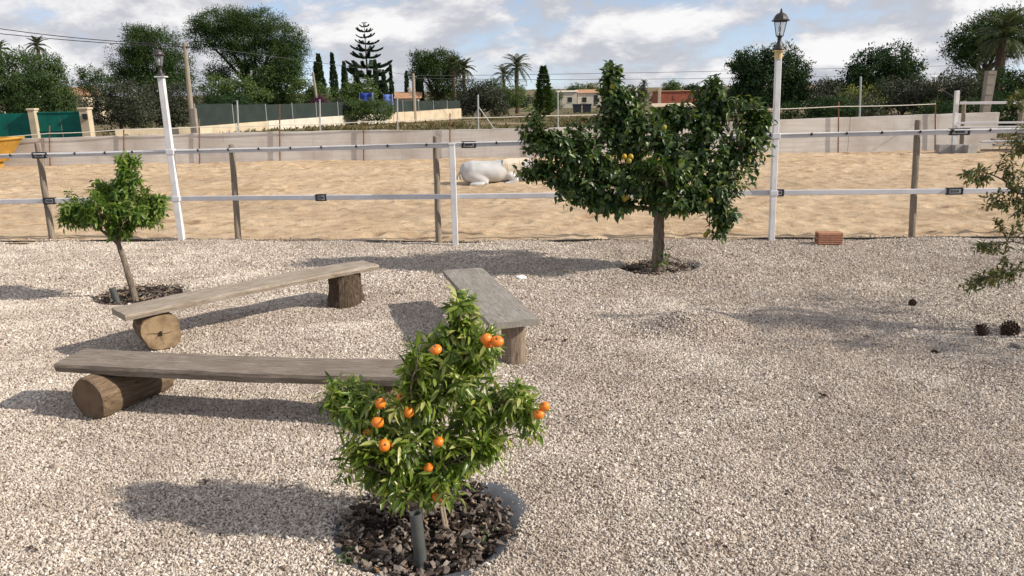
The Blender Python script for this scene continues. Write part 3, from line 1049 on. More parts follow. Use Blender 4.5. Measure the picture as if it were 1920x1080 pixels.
# ------------------------------------------------------------------ benches
def plank(L, w, th, sag, waves=0.012, seed=0):
    """live-edge board, long axis local X from 0 to L, top at z 0, front edge y 0, back y w"""
    n_ = 36
    m_ = 7
    xs_ = np.linspace(0, L, n_)
    fr = waves * fbm(xs_ * 2.3, xs_ * 0 + seed, 3, seed)
    bk = w + waves * fbm(xs_ * 2.1 + 9, xs_ * 0 + seed, 3, seed + 3)
    sg = -sag * 4 * (xs_ / L) * (1 - xs_ / L)
    rows = []
    for j in range(m_):
        f_ = j / (m_ - 1)
        yv = fr + (bk - fr) * f_
        ins = 0.004 if j in (0, m_ - 1) else 0.0
        zt = sg - ins * 0.7 + 0.003 * vnoise(xs_ * 6, xs_ * 0 + j * 1.7, seed)
        rows.append(np.stack([xs_, yv, zt], 1))
    bot = []
    for j in range(m_):
        f_ = j / (m_ - 1)
        yv = fr + (bk - fr) * (0.015 + 0.97 * f_)
        bot.append(np.stack([xs_, yv, sg - th * (1 + 0.07 * fbm(xs_ * 3, xs_ * 0 + j, 2, seed + 5))], 1))
    sideF = np.stack([xs_, fr - 0.004 + 0.004 * fbm(xs_ * 9, xs_ * 0, 2, seed), sg - th * 0.4], 1)
    sideB = np.stack([xs_, bk + 0.003, sg - th * 0.4], 1)
    ring = rows + [sideB] + bot[::-1] + [sideF]
    k_ = len(ring)
    Vv = np.stack(ring, 1).reshape(-1, 3)
    # ragged sawn ends
    F = [(i * k_ + j, i * k_ + (j + 1) % k_, (i + 1) * k_ + (j + 1) % k_, (i + 1) * k_ + j) for i in range(n_ - 1) for j in range(k_)]
    mb = MB().add(Vv, np.array(F)[:, ::-1])
    for i in (0, n_ - 1):
        c_ = Vv[i * k_:(i + 1) * k_].mean(0)
        rg = Vv[i * k_:(i + 1) * k_]
        f_ = [(0, 1 + j, 1 + (j + 1) % k_) for j in range(k_)]
        mb.add(np.vstack([c_, rg]), f_ if i == 0 else [(a, c2, b) for a, b, c2 in f_])
    return mb


def lying_log(L, r, mats, seed=0, hole=False, sides=26):
    """log along local X from 0, resting on z 0; material 0 side, 1 ends; end faces show at x = 0 and L"""
    mb = MB()
    a = np.linspace(0, 2 * np.pi, sides, endpoint=False)
    prof = r * (1 + (0.05 * np.cos(4 * a + 0.4) * -1 if hole else 0) + 0.045 * np.sin(a * 2 + seed) + 0.03 * np.sin(a * 3 + seed * 2) + 0.02 * np.sin(a * 5 + seed))
    xs_ = np.array([0.0, 0.012, 0.1, 0.25, 0.5, 0.75, 0.9, 1 - 0.012, 1]) * L
    xs_[1], xs_[-2] = 0.012, L - 0.012
    k_ = [0.955, 1, 1.01, 0.99, 1.0, 0.985, 0.99, 0.98, 0.94]
    lump = 0.012 * rng.normal(size=(len(xs_), sides))
    rings = [np.stack([np.full(sides, x_), prof * (kk + lp) * np.cos(a), r + prof * (kk + lp) * np.sin(a)], 1) for x_, kk, lp in zip(xs_, k_, lump)]
    Vv = np.concatenate(rings)
    F = [(i * sides + j, (i + 1) * sides + j, (i + 1) * sides + (j + 1) % sides, i * sides + (j + 1) % sides) for i in range(len(xs_) - 1) for j in range(sides)]
    mb.add(Vv, F, 0)
    return mb, rings


def log_object(parent, L, r, M_, seed, end='log_end', hole=False, side='log_side', label=None):
    mb, rings = lying_log(L, r, None, seed, hole)
    for ring, rev in ((rings[0], False), (rings[-1], True)):
        c_ = ring.mean(0)
        inner = c_ + (ring - c_) * 0.45 + (0.004 if not rev else -0.004, 0, 0)
        n_ = len(ring)
        ff = [(j, (j + 1) % n_, n_ + (j + 1) % n_, n_ + j) for j in range(n_)]
        fi = [(n_ + j, n_ + (j + 1) % n_, 2 * n_, 2 * n_) for j in range(n_)]
        fi = [(p, q, s_) for p, q, s_, _ in fi]
        if rev:
            ff = [f[::-1] for f in ff]
            fi = [f[::-1] for f in fi]
        Vv = np.vstack([ring, inner, c_])
        mb.add(Vv, ff, 1)
        mb.add(Vv, fi, 1)
    o = mb.build('log', [M[side], M[end]], parent, smooth=False)
    o.matrix_local = M_
    if label:
        o['label'] = label
    if hole:
        hb = MB()
        # rotten core, and drying cracks as thin dark wedges let into the end face
        n_ = 11
        a = np.linspace(0, 2 * np.pi, n_, endpoint=False)
        rr_ = 0.017 * (1 + 0.4 * rng.normal(size=n_))
        Vv = np.vstack([[(-0.004, 0.012 + q * math.cos(t_), r - 0.01 + q * math.sin(t_)) for t_, q in zip(a, rr_)], [(-0.004, 0.012, r - 0.01)]])
        hb.add(Vv, [(n_, (j + 1) % n_, j) for j in range(n_)])
        for ang, ln, w_ in [(R(10), 0.13, 0.0022), (R(177), 0.12, 0.0020), (R(255), 0.10, 0.0016), (R(120), 0.05, 0.002), (R(315), 0.06, 0.0014)]:
            d_ = np.array([0, math.cos(ang), math.sin(ang)])
            s_ = np.array([0, -d_[2], d_[1]])
            c_ = np.array([-0.005, 0.012, r - 0.01])
            p1 = c_ + d_ * ln * 0.5 + s_ * 0.006
            hb.add([c_ + s_ * w_, c_ - s_ * w_, p1 - s_ * w_ * .8, c_ + d_ * ln, p1 + s_ * w_ * .8], [(0, 1, 2), (0, 2, 4), (4, 2, 3)])
        h_ = hb.build('crack', M['hole'], o)
    return o


def stump(parent, loc, r, h, mat, seed, split=True):
    mb = MB()
    sides = 28
    a = np.linspace(0, 2 * np.pi, sides, endpoint=False)
    base = 1 + 0.07 * np.sin(a * 2 + seed) + 0.05 * np.sin(a * 3 + seed * 1.7) + 0.03 * np.sin(a * 7 + seed)
    if split:
        base = base - 0.22 * np.exp(-((np.angle(np.exp(1j * (a - R(-42))))) / 0.10) ** 2)
    rings = []
    zs = np.linspace(-0.04, h, 9)
    for i, z_ in enumerate(zs):
        t_ = i / 8
        flare = 1.0 + 0.10 * (1 - t_) ** 2 + 0.03 * math.sin(t_ * 5 + seed)
        rr_ = r * base * flare * (1 + 0.018 * rng.normal(size=sides))
        rings.append(np.stack([rr_ * np.cos(a), rr_ * np.sin(a), np.full(sides, z_)], 1))
    Vv = np.concatenate(rings)
    F = [(i * sides + j, i * sides + (j + 1) % sides, (i + 1) * sides + (j + 1) % sides, (i + 1) * sides + j) for i in range(8) for j in range(sides)]
    mb.add(Vv, F)
    mb.add(np.vstack([rings[-1], rings[-1].mean(0)]), [(j, (j + 1) % sides, sides) for j in range(sides)])
    o = mb.build('stump', M[mat], parent)
    o.location = loc
    return o


# near bench: lying log under a dark board
ba = thing('log_bench', (-2.95, 4.70, 0), 'dark weathered plank bench on a lying log, nearest the camera on the left', 'bench', R(-9.0), group='rustic benches on the gravel')
p_ = plank(2.32, 0.31, 0.062, 0.012, 0.014, 2).build('seat', M['plank_a'], ba)
p_.location = (0, 0, 0.348)
rot = Matrix.Rotation(R(75), 4, 'Z')
log_object(ba, 0.56, 0.142, Matrix.Translation((0.265, -0.075, 0)) @ rot, 1.0, 'log_end_dark')
log_object(ba, 0.50, 0.140, Matrix.Translation((2.08, 0.0, 0)) @ Matrix.Rotation(R(85), 4, 'Z'), 2.3, 'log_end_dark')

# far left bench
bb = thing('log_bench', (-2.99, 5.74, 0), 'long pale plank bench by the small leafy tree, one end on a bark stump', 'bench', R(44.3), group='rustic benches on the gravel')
p_ = plank(2.36, 0.31, 0.052, -0.012, 0.016, 5).build('seat', M['plank_b'], bb)
p_.location = (0, 0, 0.365)
log_object(bb, 0.24, 0.157, Matrix.Translation((0.265, 0.030, 0)) @ Matrix.Rotation(R(84), 4, 'Z'), 0.4, 'log_end', True, label='short log with a cracked tan end face')
stump(bb, (2.06, 0.15, 0), 0.158, 0.318, 'stump', 1.1)

# right bench, seen end-on
bc = thing('log_bench', (0.20, 5.46, 0), 'wide grey plank bench on stumps, seen end-on behind the mandarin tree', 'bench', R(105.6), group='rustic benches on the gravel')
p_ = plank(1.80, 0.375, 0.050, 0.0, 0.010, 8).build('seat', M['plank_c'], bc)
p_.location = (0, 0, 0.362)
stump(bc, (0.20, 0.145, 0), 0.098, 0.316, 'stump_pale', 2.2, False)
stump(bc, (1.55, 0.19, 0), 0.12, 0.316, 'stump', 3.2, False)


# ------------------------------------------------------------------ citrus trees
def skeleton_tree(o, branches, lobes, leaf, twig_r=0.0022, leaves=8, spread=0.9, droop=0.25, leafmat=None, barkmat='bark', keep_single=0,
                  lift=0.25, first=0.25, curl=0.22, fold=0.35, name='foliage'):
    """branches: list of (points, radii); lobes: (cx,cy,cz,rx,ry,rz,n_twigs); leaf: (length, half width)"""
    mb = MB()
    S, Sr = [], []
    for pts_, rad_ in branches:
        pts_ = np.asarray(pts_, float)
        tt = np.linspace(0, 1, 22)
        src = np.linspace(0, 1, len(pts_))
        if len(pts_) == 3:
            path = bez(pts_[0], 2 * pts_[1] - (pts_[0] + pts_[2]) / 2, pts_[2], 22)
        else:
            path = np.stack([np.interp(tt, src, pts_[:, i]) for i in range(3)], 1)
        path += np.clip(tt, 0, 1)[:, None] * rng.normal(size=(22, 3)) * 0.10 * rad_[0]
        rr_ = np.linspace(rad_[0], rad_[1], 22)
        mb.tube(path, rr_, 8, wob=0.04)
        S.append(path)
    mb.build('trunk', M[barkmat], o, smooth=True)
    S = np.concatenate(S)
    tw = MB()
    P, D, N = [], [], []
    for (cx, cy, cz, rx, ry, rz, n_) in lobes:
        d = rdir(n_)
        rad = 0.35 + 0.65 * rng.random(n_) ** 0.55
        rad *= np.where(rng.random(n_) < 0.12, rng.uniform(1.05, 1.4, n_), 1.0)
        tips = np.array([cx, cy, cz]) + d * rad[:, None] * np.array([rx, ry, rz])
        for tip in tips:
            dd = np.linalg.norm(S - tip, axis=1) + 0.6 * np.maximum(0, S[:, 2] - tip[2] + 0.02)
            b_ = S[np.argmin(dd)]
            ln = np.linalg.norm(tip - b_)
            if ln < 1e-3:
                continue
            c_ = (b_ + tip) / 2 + np.array([0, 0, lift * ln * 0.5]) + rng.normal(size=3) * 0.06 * ln
            pa = bez(b_, c_, tip, 9)
            tw.tube(pa[::2], np.linspace(twig_r * 1.6, twig_r * 0.6, 5), 4, caps=False)
            span = min(1.0, leaf[0] * 3.2 / ln)
            k_ = leaves + rng.integers(-2, 3)
            ts = 1 - span * (1 - np.linspace(first, 1.0, k_))
            ph = rng.random() * 6.28
            for j, t_ in enumerate(ts):
                q = np.array([np.interp(t_, np.linspace(0, 1, 9), pa[:, i]) for i in range(3)])
                ax = pa[min(8, int(t_ * 8) + 1)] - pa[max(0, min(8, int(t_ * 8) + 1) - 1)]
                ax = ax / (np.linalg.norm(ax) + 1e-9)
                ph += 2.4
                u_ = np.cross(ax, (0.3, 0.2, 1.0))
                u_ /= np.linalg.norm(u_) + 1e-9
                v_ = np.cross(ax, u_)
                out = u_ * math.cos(ph) + v_ * math.sin(ph)
                P.append(q)
                D.append(ax * (0.45 + 0.5 * (t_ > 0.97)) + out * spread + np.array([0, 0, -droop]) + rng.normal(size=3) * 0.15)
                N.append(ax * 0.5 + np.array([0, 0, 0.9]) + out * 0.1 + rng.normal(size=3) * 0.35)
    tw.build('twigs', M['twig'], o)
    o.children[-1]['kind'] = 'stuff'
    P, D, N = np.array(P), nrm(np.array(D)), nrm(np.array(N))
    n_ = len(P)
    Ls = leaf[0] * rng.uniform(0.5, 1.22, n_)
    Ws = leaf[1] * rng.uniform(0.75, 1.15, n_)
    single = np.zeros(n_, bool)
    if keep_single:
        # the outer leaves on the open side are leaves of their own
        score = P[:, 1] * 1.0 - 0.15 * P[:, 2] - 0.05 * P[:, 0] + 0.12 * rng.random(n_)
        single[np.argsort(score)[:keep_single]] = True
        variants = []
        for i in range(6):
            vb = MB()
            leaf_mesh(vb, np.zeros((1, 3)), np.array([[1.0, 0, 0]]), np.array([[0, 0, 1.0]]), 1.0, 0.115 + 0.010 * i, 0.10 + 0.06 * i, 0.2 + 0.08 * i)
            variants.append(vb.mesh('leaf', M[leafmat], True))
        for i in np.where(single)[0]:
            S_ = nrm(np.cross(D[i], N[i]))
            U_ = np.cross(S_, D[i])
            Mx = Matrix(((D[i][0] * Ls[i], -S_[0] * Ls[i], U_[0] * Ls[i], P[i][0]), (D[i][1] * Ls[i], -S_[1] * Ls[i], U_[1] * Ls[i], P[i][1]),
                         (D[i][2] * Ls[i], -S_[2] * Ls[i], U_[2] * Ls[i], P[i][2]), (0, 0, 0, 1)))
            link('leaf', variants[i % 6], o, Mx)
    lb = MB()
    w = ~single
    for part in range(3):
        sel = w & (np.arange(n_) % 3 == part)
        leaf_mesh(lb, P[sel], D[sel], N[sel], Ls[sel], Ws[sel], curl * (0.6 + 0.5 * part), fold)
    f = lb.build(name, M[leafmat], o, smooth=True)
    f['kind'] = 'stuff'
    return S


def fruit_mesh(name, mat, lemon=False):
    mb = MB()
    if lemon:
        prof = [(0.0, -0.042), (0.006, -0.040), (0.012, -0.036), (0.024, -0.026), (0.031, -0.008), (0.031, 0.008), (0.024, 0.024), (0.011, 0.034), (0.0, 0.036)]
    else:
        prof = [(0.0, -0.0255), (0.006, -0.0262), (0.016, -0.0240), (0.026, -0.0140), (0.030, 0.0), (0.0265, 0.0135), (0.017, 0.0225), (0.007, 0.0245), (0.003, 0.0225), (0.0, 0.0220)]
    mb.lathe(prof, 16)
    return mb.mesh(name, M[mat], smooth=True)


# --- mandarin tree in front
mt = thing('mandarin_tree', (-0.45, 3.28, -0.03), 'small mandarin tree with orange fruit in the foreground bark bed', 'tree')
br = [
    ([(0, 0, -0.05), (-0.005, 0.0, 0.12), (0.01, 0.0, 0.30), (0.03, 0, 0.48), (0.09, 0.01, 0.68), (0.16, 0.0, 0.88), (0.22, 0.0, 1.08)], (0.019, 0.004)),
    ([(0.01, 0, 0.28), (-0.12, -0.02, 0.50), (-0.30, -0.03, 0.70)], (0.010, 0.003)),
    ([(0.02, 0, 0.40), (0.20, 0.0, 0.56), (0.46, -0.02, 0.68)], (0.010, 0.003)),
    ([(0.0, 0, 0.25), (-0.10, -0.12, 0.36), (-0.20, -0.18, 0.44)], (0.008, 0.003)),
    ([(0.01, 0, 0.30), (0.14, -0.10, 0.40), (0.26, -0.14, 0.48)], (0.008, 0.003)),
    ([(0.03, 0, 0.45), (0.03, 0.12, 0.62), (0.02, 0.20, 0.80)], (0.009, 0.003)),
    ([(0.05, 0, 0.55), (0.0, -0.10, 0.72), (0.04, -0.16, 0.90)], (0.008, 0.003)),
    ([(0.10, 0, 0.70), (0.24, 0.02, 0.80), (0.34, 0.0, 0.93)], (0.007, 0.002)),
    ([(0.0, 0, 0.27), (-0.12, 0.12, 0.45), (-0.28, 0.16, 0.62)], (0.009, 0.003)),
]
lob = [
    (0.235, 0.0, 1.07, 0.075, 0.08, 0.13, 22),
    (0.20, 0.0, 0.93, 0.12, 0.12, 0.12, 34),
    (0.08, -0.03, 0.86, 0.13, 0.13, 0.11, 34),
    (0.31, -0.01, 0.92, 0.10, 0.10, 0.11, 28),
    (0.10, 0.02, 0.72, 0.19, 0.16, 0.11, 42),
    (-0.10, -0.02, 0.66, 0.15, 0.15, 0.11, 34),
    (-0.29, -0.03, 0.68, 0.14, 0.13, 0.12, 42),
    (-0.20, -0.06, 0.52, 0.16, 0.15, 0.11, 38),
    (0.30, 0.0, 0.60, 0.14, 0.12, 0.10, 26),
    (0.46, -0.02, 0.66, 0.10, 0.09, 0.11, 24),
    (0.53, -0.04, 0.58, 0.06, 0.06, 0.08, 12),
    (0.02, -0.08, 0.48, 0.17, 0.15, 0.11, 42),
    (0.22, -0.05, 0.44, 0.17, 0.14, 0.11, 36),
    (-0.08, -0.10, 0.34, 0.18, 0.13, 0.09, 32),
    (0.12, -0.12, 0.32, 0.16, 0.12, 0.09, 30),
    (0.02, 0.18, 0.62, 0.18, 0.12, 0.18, 24),
    (0.26, -0.04, 0.76, 0.12, 0.12, 0.10, 22),
    (0.34, -0.06, 0.50, 0.12, 0.10, 0.08, 20),
    (-0.24, -0.08, 0.40, 0.12, 0.10, 0.08, 18),
]
lob = [(*l_[:6], int(l_[6] * 1.12)) for l_ in lob]
skeleton_tree(mt, br, lob, (0.074, 0.0088), 0.0018, 12, 0.95, 0.30, 'mandarin_leaf', 'bark', 300)
fm = fruit_mesh('mandarin', 'mandarin')
cal = MB().lathe([(0.0, 0.0), (0.007, 0.0), (0.005, 0.003), (0.0022, 0.005), (0.0018, 0.022), (0.0, 0.022)], 6).mesh('fruit_stalk', M['twig'])
spots = [(-0.321, 3.06, 0.955, .96), (-0.112, 3.10, 0.985, 1), (-0.067, 3.09, 0.976, 1.05), (-0.106, 3.12, 0.950, .9), (-0.582, 3.08, 0.705, .95), (-0.462, 3.07, 0.668, 1.05),
         (-0.500, 3.11, 0.712, .9), (-0.594, 3.06, 0.630, 1), (-0.567, 3.03, 0.530, 1.1), (-0.552, 3.06, 0.500, .95), (-0.330, 3.03, 0.548, .95), (-0.655, 3.07, 0.570, .8),
         (0.134, 3.17, 0.645, .9), (0.108, 3.16, 0.612, .95), (-0.384, 3.02, 0.415, .9), (-0.350, 3.03, 0.268, .95), (-0.30, 3.30, 0.78, 1.0), (-0.52, 3.36, 0.60, 1.0)]
for i, (fx, fy, fz, s_) in enumerate(spots):
    Rm = Matrix.Rotation(R(20 + rng.uniform(-60, 40)), 4, 'X') @ Matrix.Rotation(rng.uniform(-0.5, 0.5), 4, 'Y')
    f_ = link('mandarin', fm, mt, Matrix.Translation((fx + 0.45, fy - 3.28 + (0.0, 0.0, 0.0, 0.02, 0.06, 0.08, 0.10, 0.05, 0.06, 0.09, 0.05, 0.12, 0.0, 0.0, 0.10, 0.10, 0.0, 0.0)[i], fz + 0.03 - (0.0, 0.0, 0.0, 0.0, 0.02, 0.03, 0.035, 0.02, 0.02, 0.03, 0.02, 0.04, 0.0, 0.0, 0.03, 0.03, 0.0, 0.0)[i])) @ Rm @ Matrix.Diagonal((s_ * rng.uniform(.78, .95), s_ * rng.uniform(.78, .95), s_ * rng.uniform(.74, .92), 1)))
    link('fruit_stalk', cal, f_, Matrix.Translation((0, 0, 0.022)))

# --- bark bed, membrane, pipe and stake
bed = thing('bark_bed', (-0.43, 3.285, -0.05), 'round bed of brown bark chips under the mandarin tree', 'mulch bed')
a = np.linspace(0, 2 * np.pi, 64, endpoint=False)
lim = 0.46 + 0.03 * np.sin(a * 3 - 0.4) + 0.02 * np.sin(a * 7 + 1)
rings = [np.stack([q * np.cos(a), q * np.sin(a), np.full(64, 0) + zq + 0.006 * np.sin(a * 5 + q * 40)], 1)
         for q, zq in ((0.335, 0.012), (0.395, 0.026))]
rings += [np.stack([lim * 0.93 * np.cos(a), lim * 0.93 * np.sin(a), 0.056 + 0.007 * np.sin(a * 9)], 1), np.stack([lim * 1.1 * np.cos(a), lim * 1.1 * np.sin(a), np.full(64, 0.045)], 1)]
F = [(i * 64 + j, i * 64 + (j + 1) % 64, (i + 1) * 64 + (j + 1) % 64, (i + 1) * 64 + j) for i in range(3) for j in range(64)]
MB().add(np.concatenate(rings), F).build('weed_membrane', M['membrane'], bed, smooth=True)
rr_ = [0.0, 0.15, 0.28, 0.375]
V_ = np.concatenate([np.stack([q * np.cos(a), q * np.sin(a), np.full(64, 0.022 - 0.0 * q)], 1) for q in rr_])
F = [(i * 64 + j, i * 64 + (j + 1) % 64, (i + 1) * 64 + (j + 1) % 64, (i + 1) * 64 + j) for i in range(3) for j in range(64)]
MB().add(V_, F).build('soil', M['soil'], bed)


def chip_shape():
    """chunky irregular flake of bark"""
    n_ = 7
    a_ = np.sort(rng.uniform(0, 2 * np.pi, n_))
    r_ = rng.uniform(0.65, 1.15, n_)
    el = rng.uniform(0.45, 0.8)
    top = np.stack([r_ * np.cos(a_), r_ * np.sin(a_) * el, 0.16 + 0.1 * rng.normal(size=n_)], 1)
    bot = np.stack([r_ * np.cos(a_) * 0.9, r_ * np.sin(a_) * el * 0.9, -0.16 + 0.07 * rng.normal(size=n_)], 1)
    Vv = np.vstack([top, bot, [(0, 0, 0.22)], [(0, 0, -0.2)]])
    F_ = []
    for j in range(n_):
        j2 = (j + 1) % n_
        F_ += [(j, n_ + j, n_ + j2), (j, n_ + j2, j2), (j, j2, 2 * n_), (n_ + j2, n_ + j, 2 * n_ + 1)]
    return Vv, np.array(F_)


shapes = [chip_shape() for _ in range(9)]
cmesh = [MB().add(v, f).mesh('bark_chip', M['chip']) for v, f in shapes]
n = 1150
q = 0.418 * np.sqrt(rng.random(n))
ph = rng.uniform(0, 2 * np.pi, n)
cx_, cy_ = q * np.cos(ph), q * np.sin(ph)
cz_ = 0.028 + 0.022 * np.clip((q - 0.375) / 0.05, 0, 1) + rng.random(n) * 0.034 + 0.012 * np.exp(-(q / 0.2) ** 2)
sz = rng.lognormal(math.log(0.0185), 0.36, n)
eul = np.stack([rng.normal(0, 0.55, n), rng.normal(0, 0.55, n), rng.uniform(0, 6.28, n)], 1)
big = np.argsort(-(sz + 0.12 * (cz_ - 0.04)))[:300]
isbig = np.zeros(n, bool)
isbig[big] = True
rest = MB()
from mathutils import Euler
for i in range(n):
    Mx = Matrix.Translation((cx_[i], cy_[i], cz_[i])) @ Euler(eul[i]).to_matrix().to_4x4() @ Matrix.Scale(sz[i], 4)
    if isbig[i]:
        link('bark_chip', cmesh[i % 9], bed, Mx)
    else:
        v, f = shapes[i % 9]
        A_ = np.array(Mx)
        rest.add(v @ A_[:3, :3].T + A_[:3, 3], f)
o = rest.build('small_bark_chips', M['chip'], bed)
o['kind'] = 'stuff'
# weeds at the edge of the bed
for wx_, wy_, n_, s_ in [(-0.77, 3.02, 40, 0.030), (-0.72, 3.60, 34, 0.034), (-0.62, 3.66, 22, 0.040), (-0.98, 3.58, 26, 0.018), (-0.16, 3.20, 14, 0.026), (-0.92, 3.70, 24, 0.02)]:
    mb = MB()
    P_ = np.stack([rng.normal(0, s_ * 1.2, n_), rng.normal(0, s_ * 1.2, n_), np.abs(rng.normal(0.01, 0.012, n_))], 1)
    leaf_mesh(mb, P_, rdir(n_) * (1, 1, 0.3) + (0, 0, 0.5), rdir(n_) * 0.5 + (0, 0, 1), s_ * rng.uniform(.6, 1.3, n_), s_ * 0.3)
    wd = mb.build('weed', M['weed_leaf'])
    wd.location = (wx_, wy_, -0.012)
    side = 'front left' if wy_ < 3.1 else ('right' if wx_ > -0.3 else 'back left')
    lab = {(-0.77, 3.02): 'green weed at the front left rim of the bark bed', (-0.72, 3.60): 'low broad weed at the back rim of the bark bed',
           (-0.62, 3.66): 'taller weed behind the mandarin trunk at the bed rim', (-0.98, 3.58): 'tiny moss tuft in the gravel left of the bark bed',
           (-0.16, 3.20): 'thin weed sprig among chips right of the stake', (-0.92, 3.70): 'faint weed tuft beyond the back left of the bark bed'}[(wx_, wy_)]
    tag(wd, lab, 'weed', 'weeds round the bark bed')

pipe = thing('drain_pipe', (-0.418, 2.985, -0.05), 'short upright grey plastic pipe in front of the mandarin trunk', 'pipe')
zz_ = np.linspace(0, 0.285, 26)
prof = [(0.0275, z_) for i, z_ in enumerate(zz_)] + [(0.0275, 0.287), (0.0215, 0.287), (0.0215, 0.10), (0.0, 0.10)]
pp = MB().lathe(prof, 24).build('tube', M['pipe'], pipe, smooth=False)
pp.rotation_euler = (R(-1.5), R(-3), 0)
stk = MB()
stk.bbox((0, 0, 0.17), (0.024, 0.016, 0.46), 0.003)
so = stk.build('wooden_stake', M['stake'])
so.location = (-0.328, 3.25, -0.02)
so.rotation_euler = (R(2), R(-7), R(15))
tag(so, 'pale wooden stake leaning beside the mandarin trunk', 'stake')


# --- small leafy orange tree on the left
ot = thing('orange_tree', (-3.832, 7.62, -0.03), 'small leaning fruitless citrus tree with green leaves left of the pale bench', 'tree')
br = [
    ([(0, 0, -0.08), (-0.02, 0, 0.15), (-0.055, 0, 0.38), (-0.10, 0, 0.62), (-0.08, 0, 0.9), (0.0, 0, 1.2), (0.07, 0, 1.40)], (0.040, 0.006)),
    ([(-0.10, 0, 0.60), (-0.28, -0.05, 0.80), (-0.46, -0.06, 0.92)], (0.018, 0.005)),
    ([(-0.09, 0, 0.62), (0.10, -0.02, 0.80), (0.34, -0.02, 1.02)], (0.018, 0.005)),
    ([(-0.10, 0, 0.62), (-0.12, -0.2, 0.85), (-0.10, -0.26, 1.0)], (0.015, 0.005)),
    ([(-0.10, 0, 0.64), (-0.20, 0.15, 0.9), (-0.24, 0.2, 1.1)], (0.015, 0.005)),
]
lob = [(0.10, 0, 1.36, 0.10, 0.10, 0.14, 34), (0.06, 0, 1.17, 0.17, 0.16, 0.14, 60), (-0.17, 0, 1.09, 0.17, 0.16, 0.12, 56), (-0.36, -0.03, 0.97, 0.17, 0.16, 0.12, 56),
       (-0.47, -0.05, 0.86, 0.10, 0.12, 0.08, 26), (-0.10, -0.10, 0.94, 0.22, 0.18, 0.15, 80), (0.14, -0.06, 0.96, 0.18, 0.17, 0.14, 64), (0.33, -0.02, 1.00, 0.10, 0.10, 0.08, 22),
       (0.26, 0, 0.86, 0.12, 0.12, 0.09, 30), (-0.02, -0.02, 0.76, 0.12, 0.12, 0.08, 30), (-0.15, 0.15, 1.0, 0.25, 0.12, 0.16, 30), (-0.30, -0.02, 0.84, 0.12, 0.12, 0.07, 24), (-0.44, 0.0, 1.14, 0.03, 0.03, 0.06, 3)]
lob = [(l_[0] * 1.12 + 0.0, l_[1], l_[2], l_[3] * 1.14, l_[4] * 1.1, l_[5] * 1.06, l_[6]) for l_ in lob]
skeleton_tree(ot, br, lob, (0.076, 0.0125), 0.0024, 11, 0.9, 0.25, 'orange_leaf', 'bark', 0)

# --- lemon tree
lt = thing('lemon_tree', (1.655, 8.55, -0.03), 'large dark green lemon tree with yellow fruit by the right lamp post', 'tree')
br = [
    ([(0, 0, -0.08), (0.0, 0, 0.15), (0.005, 0, 0.35), (0.0, 0.0, 0.60), (-0.06, 0, 0.80)], (0.066, 0.052)),
    ([(-0.02, 0, 0.70), (-0.30, 0.05, 1.20), (-0.53, 0.0, 2.15)], (0.042, 0.006)),
    ([(-0.04, 0, 0.74), (-0.50, -0.05, 1.05), (-1.25, -0.1, 1.45)], (0.036, 0.007)),
    ([(-0.04, 0, 0.72), (-0.55, -0.1, 0.82), (-1.25, -0.05, 1.10)], (0.030, 0.007)),
    ([(0.0, 0, 0.66), (0.30, 0, 1.10), (0.60, 0.05, 1.95)], (0.040, 0.007)),
    ([(0.02, 0, 0.64), (0.42, -0.05, 0.95), (1.05, -0.05, 1.60)], (0.034, 0.007)),
    ([(0.02, 0, 0.62), (0.40, -0.1, 0.78), (0.72, -0.1, 0.60)], (0.026, 0.007)),
    ([(0.0, 0, 0.70), (0.0, -0.4, 0.95), (-0.1, -0.6, 1.20)], (0.030, 0.007)),
    ([(0.0, 0, 0.70), (0.1, 0.4, 1.0), (0.15, 0.6, 1.40)], (0.030, 0.007)),
    ([(0.0, 0, 0.72), (0.05, 0, 1.2), (0.10, 0, 1.70)], (0.032, 0.007)),
]
K = 1.028
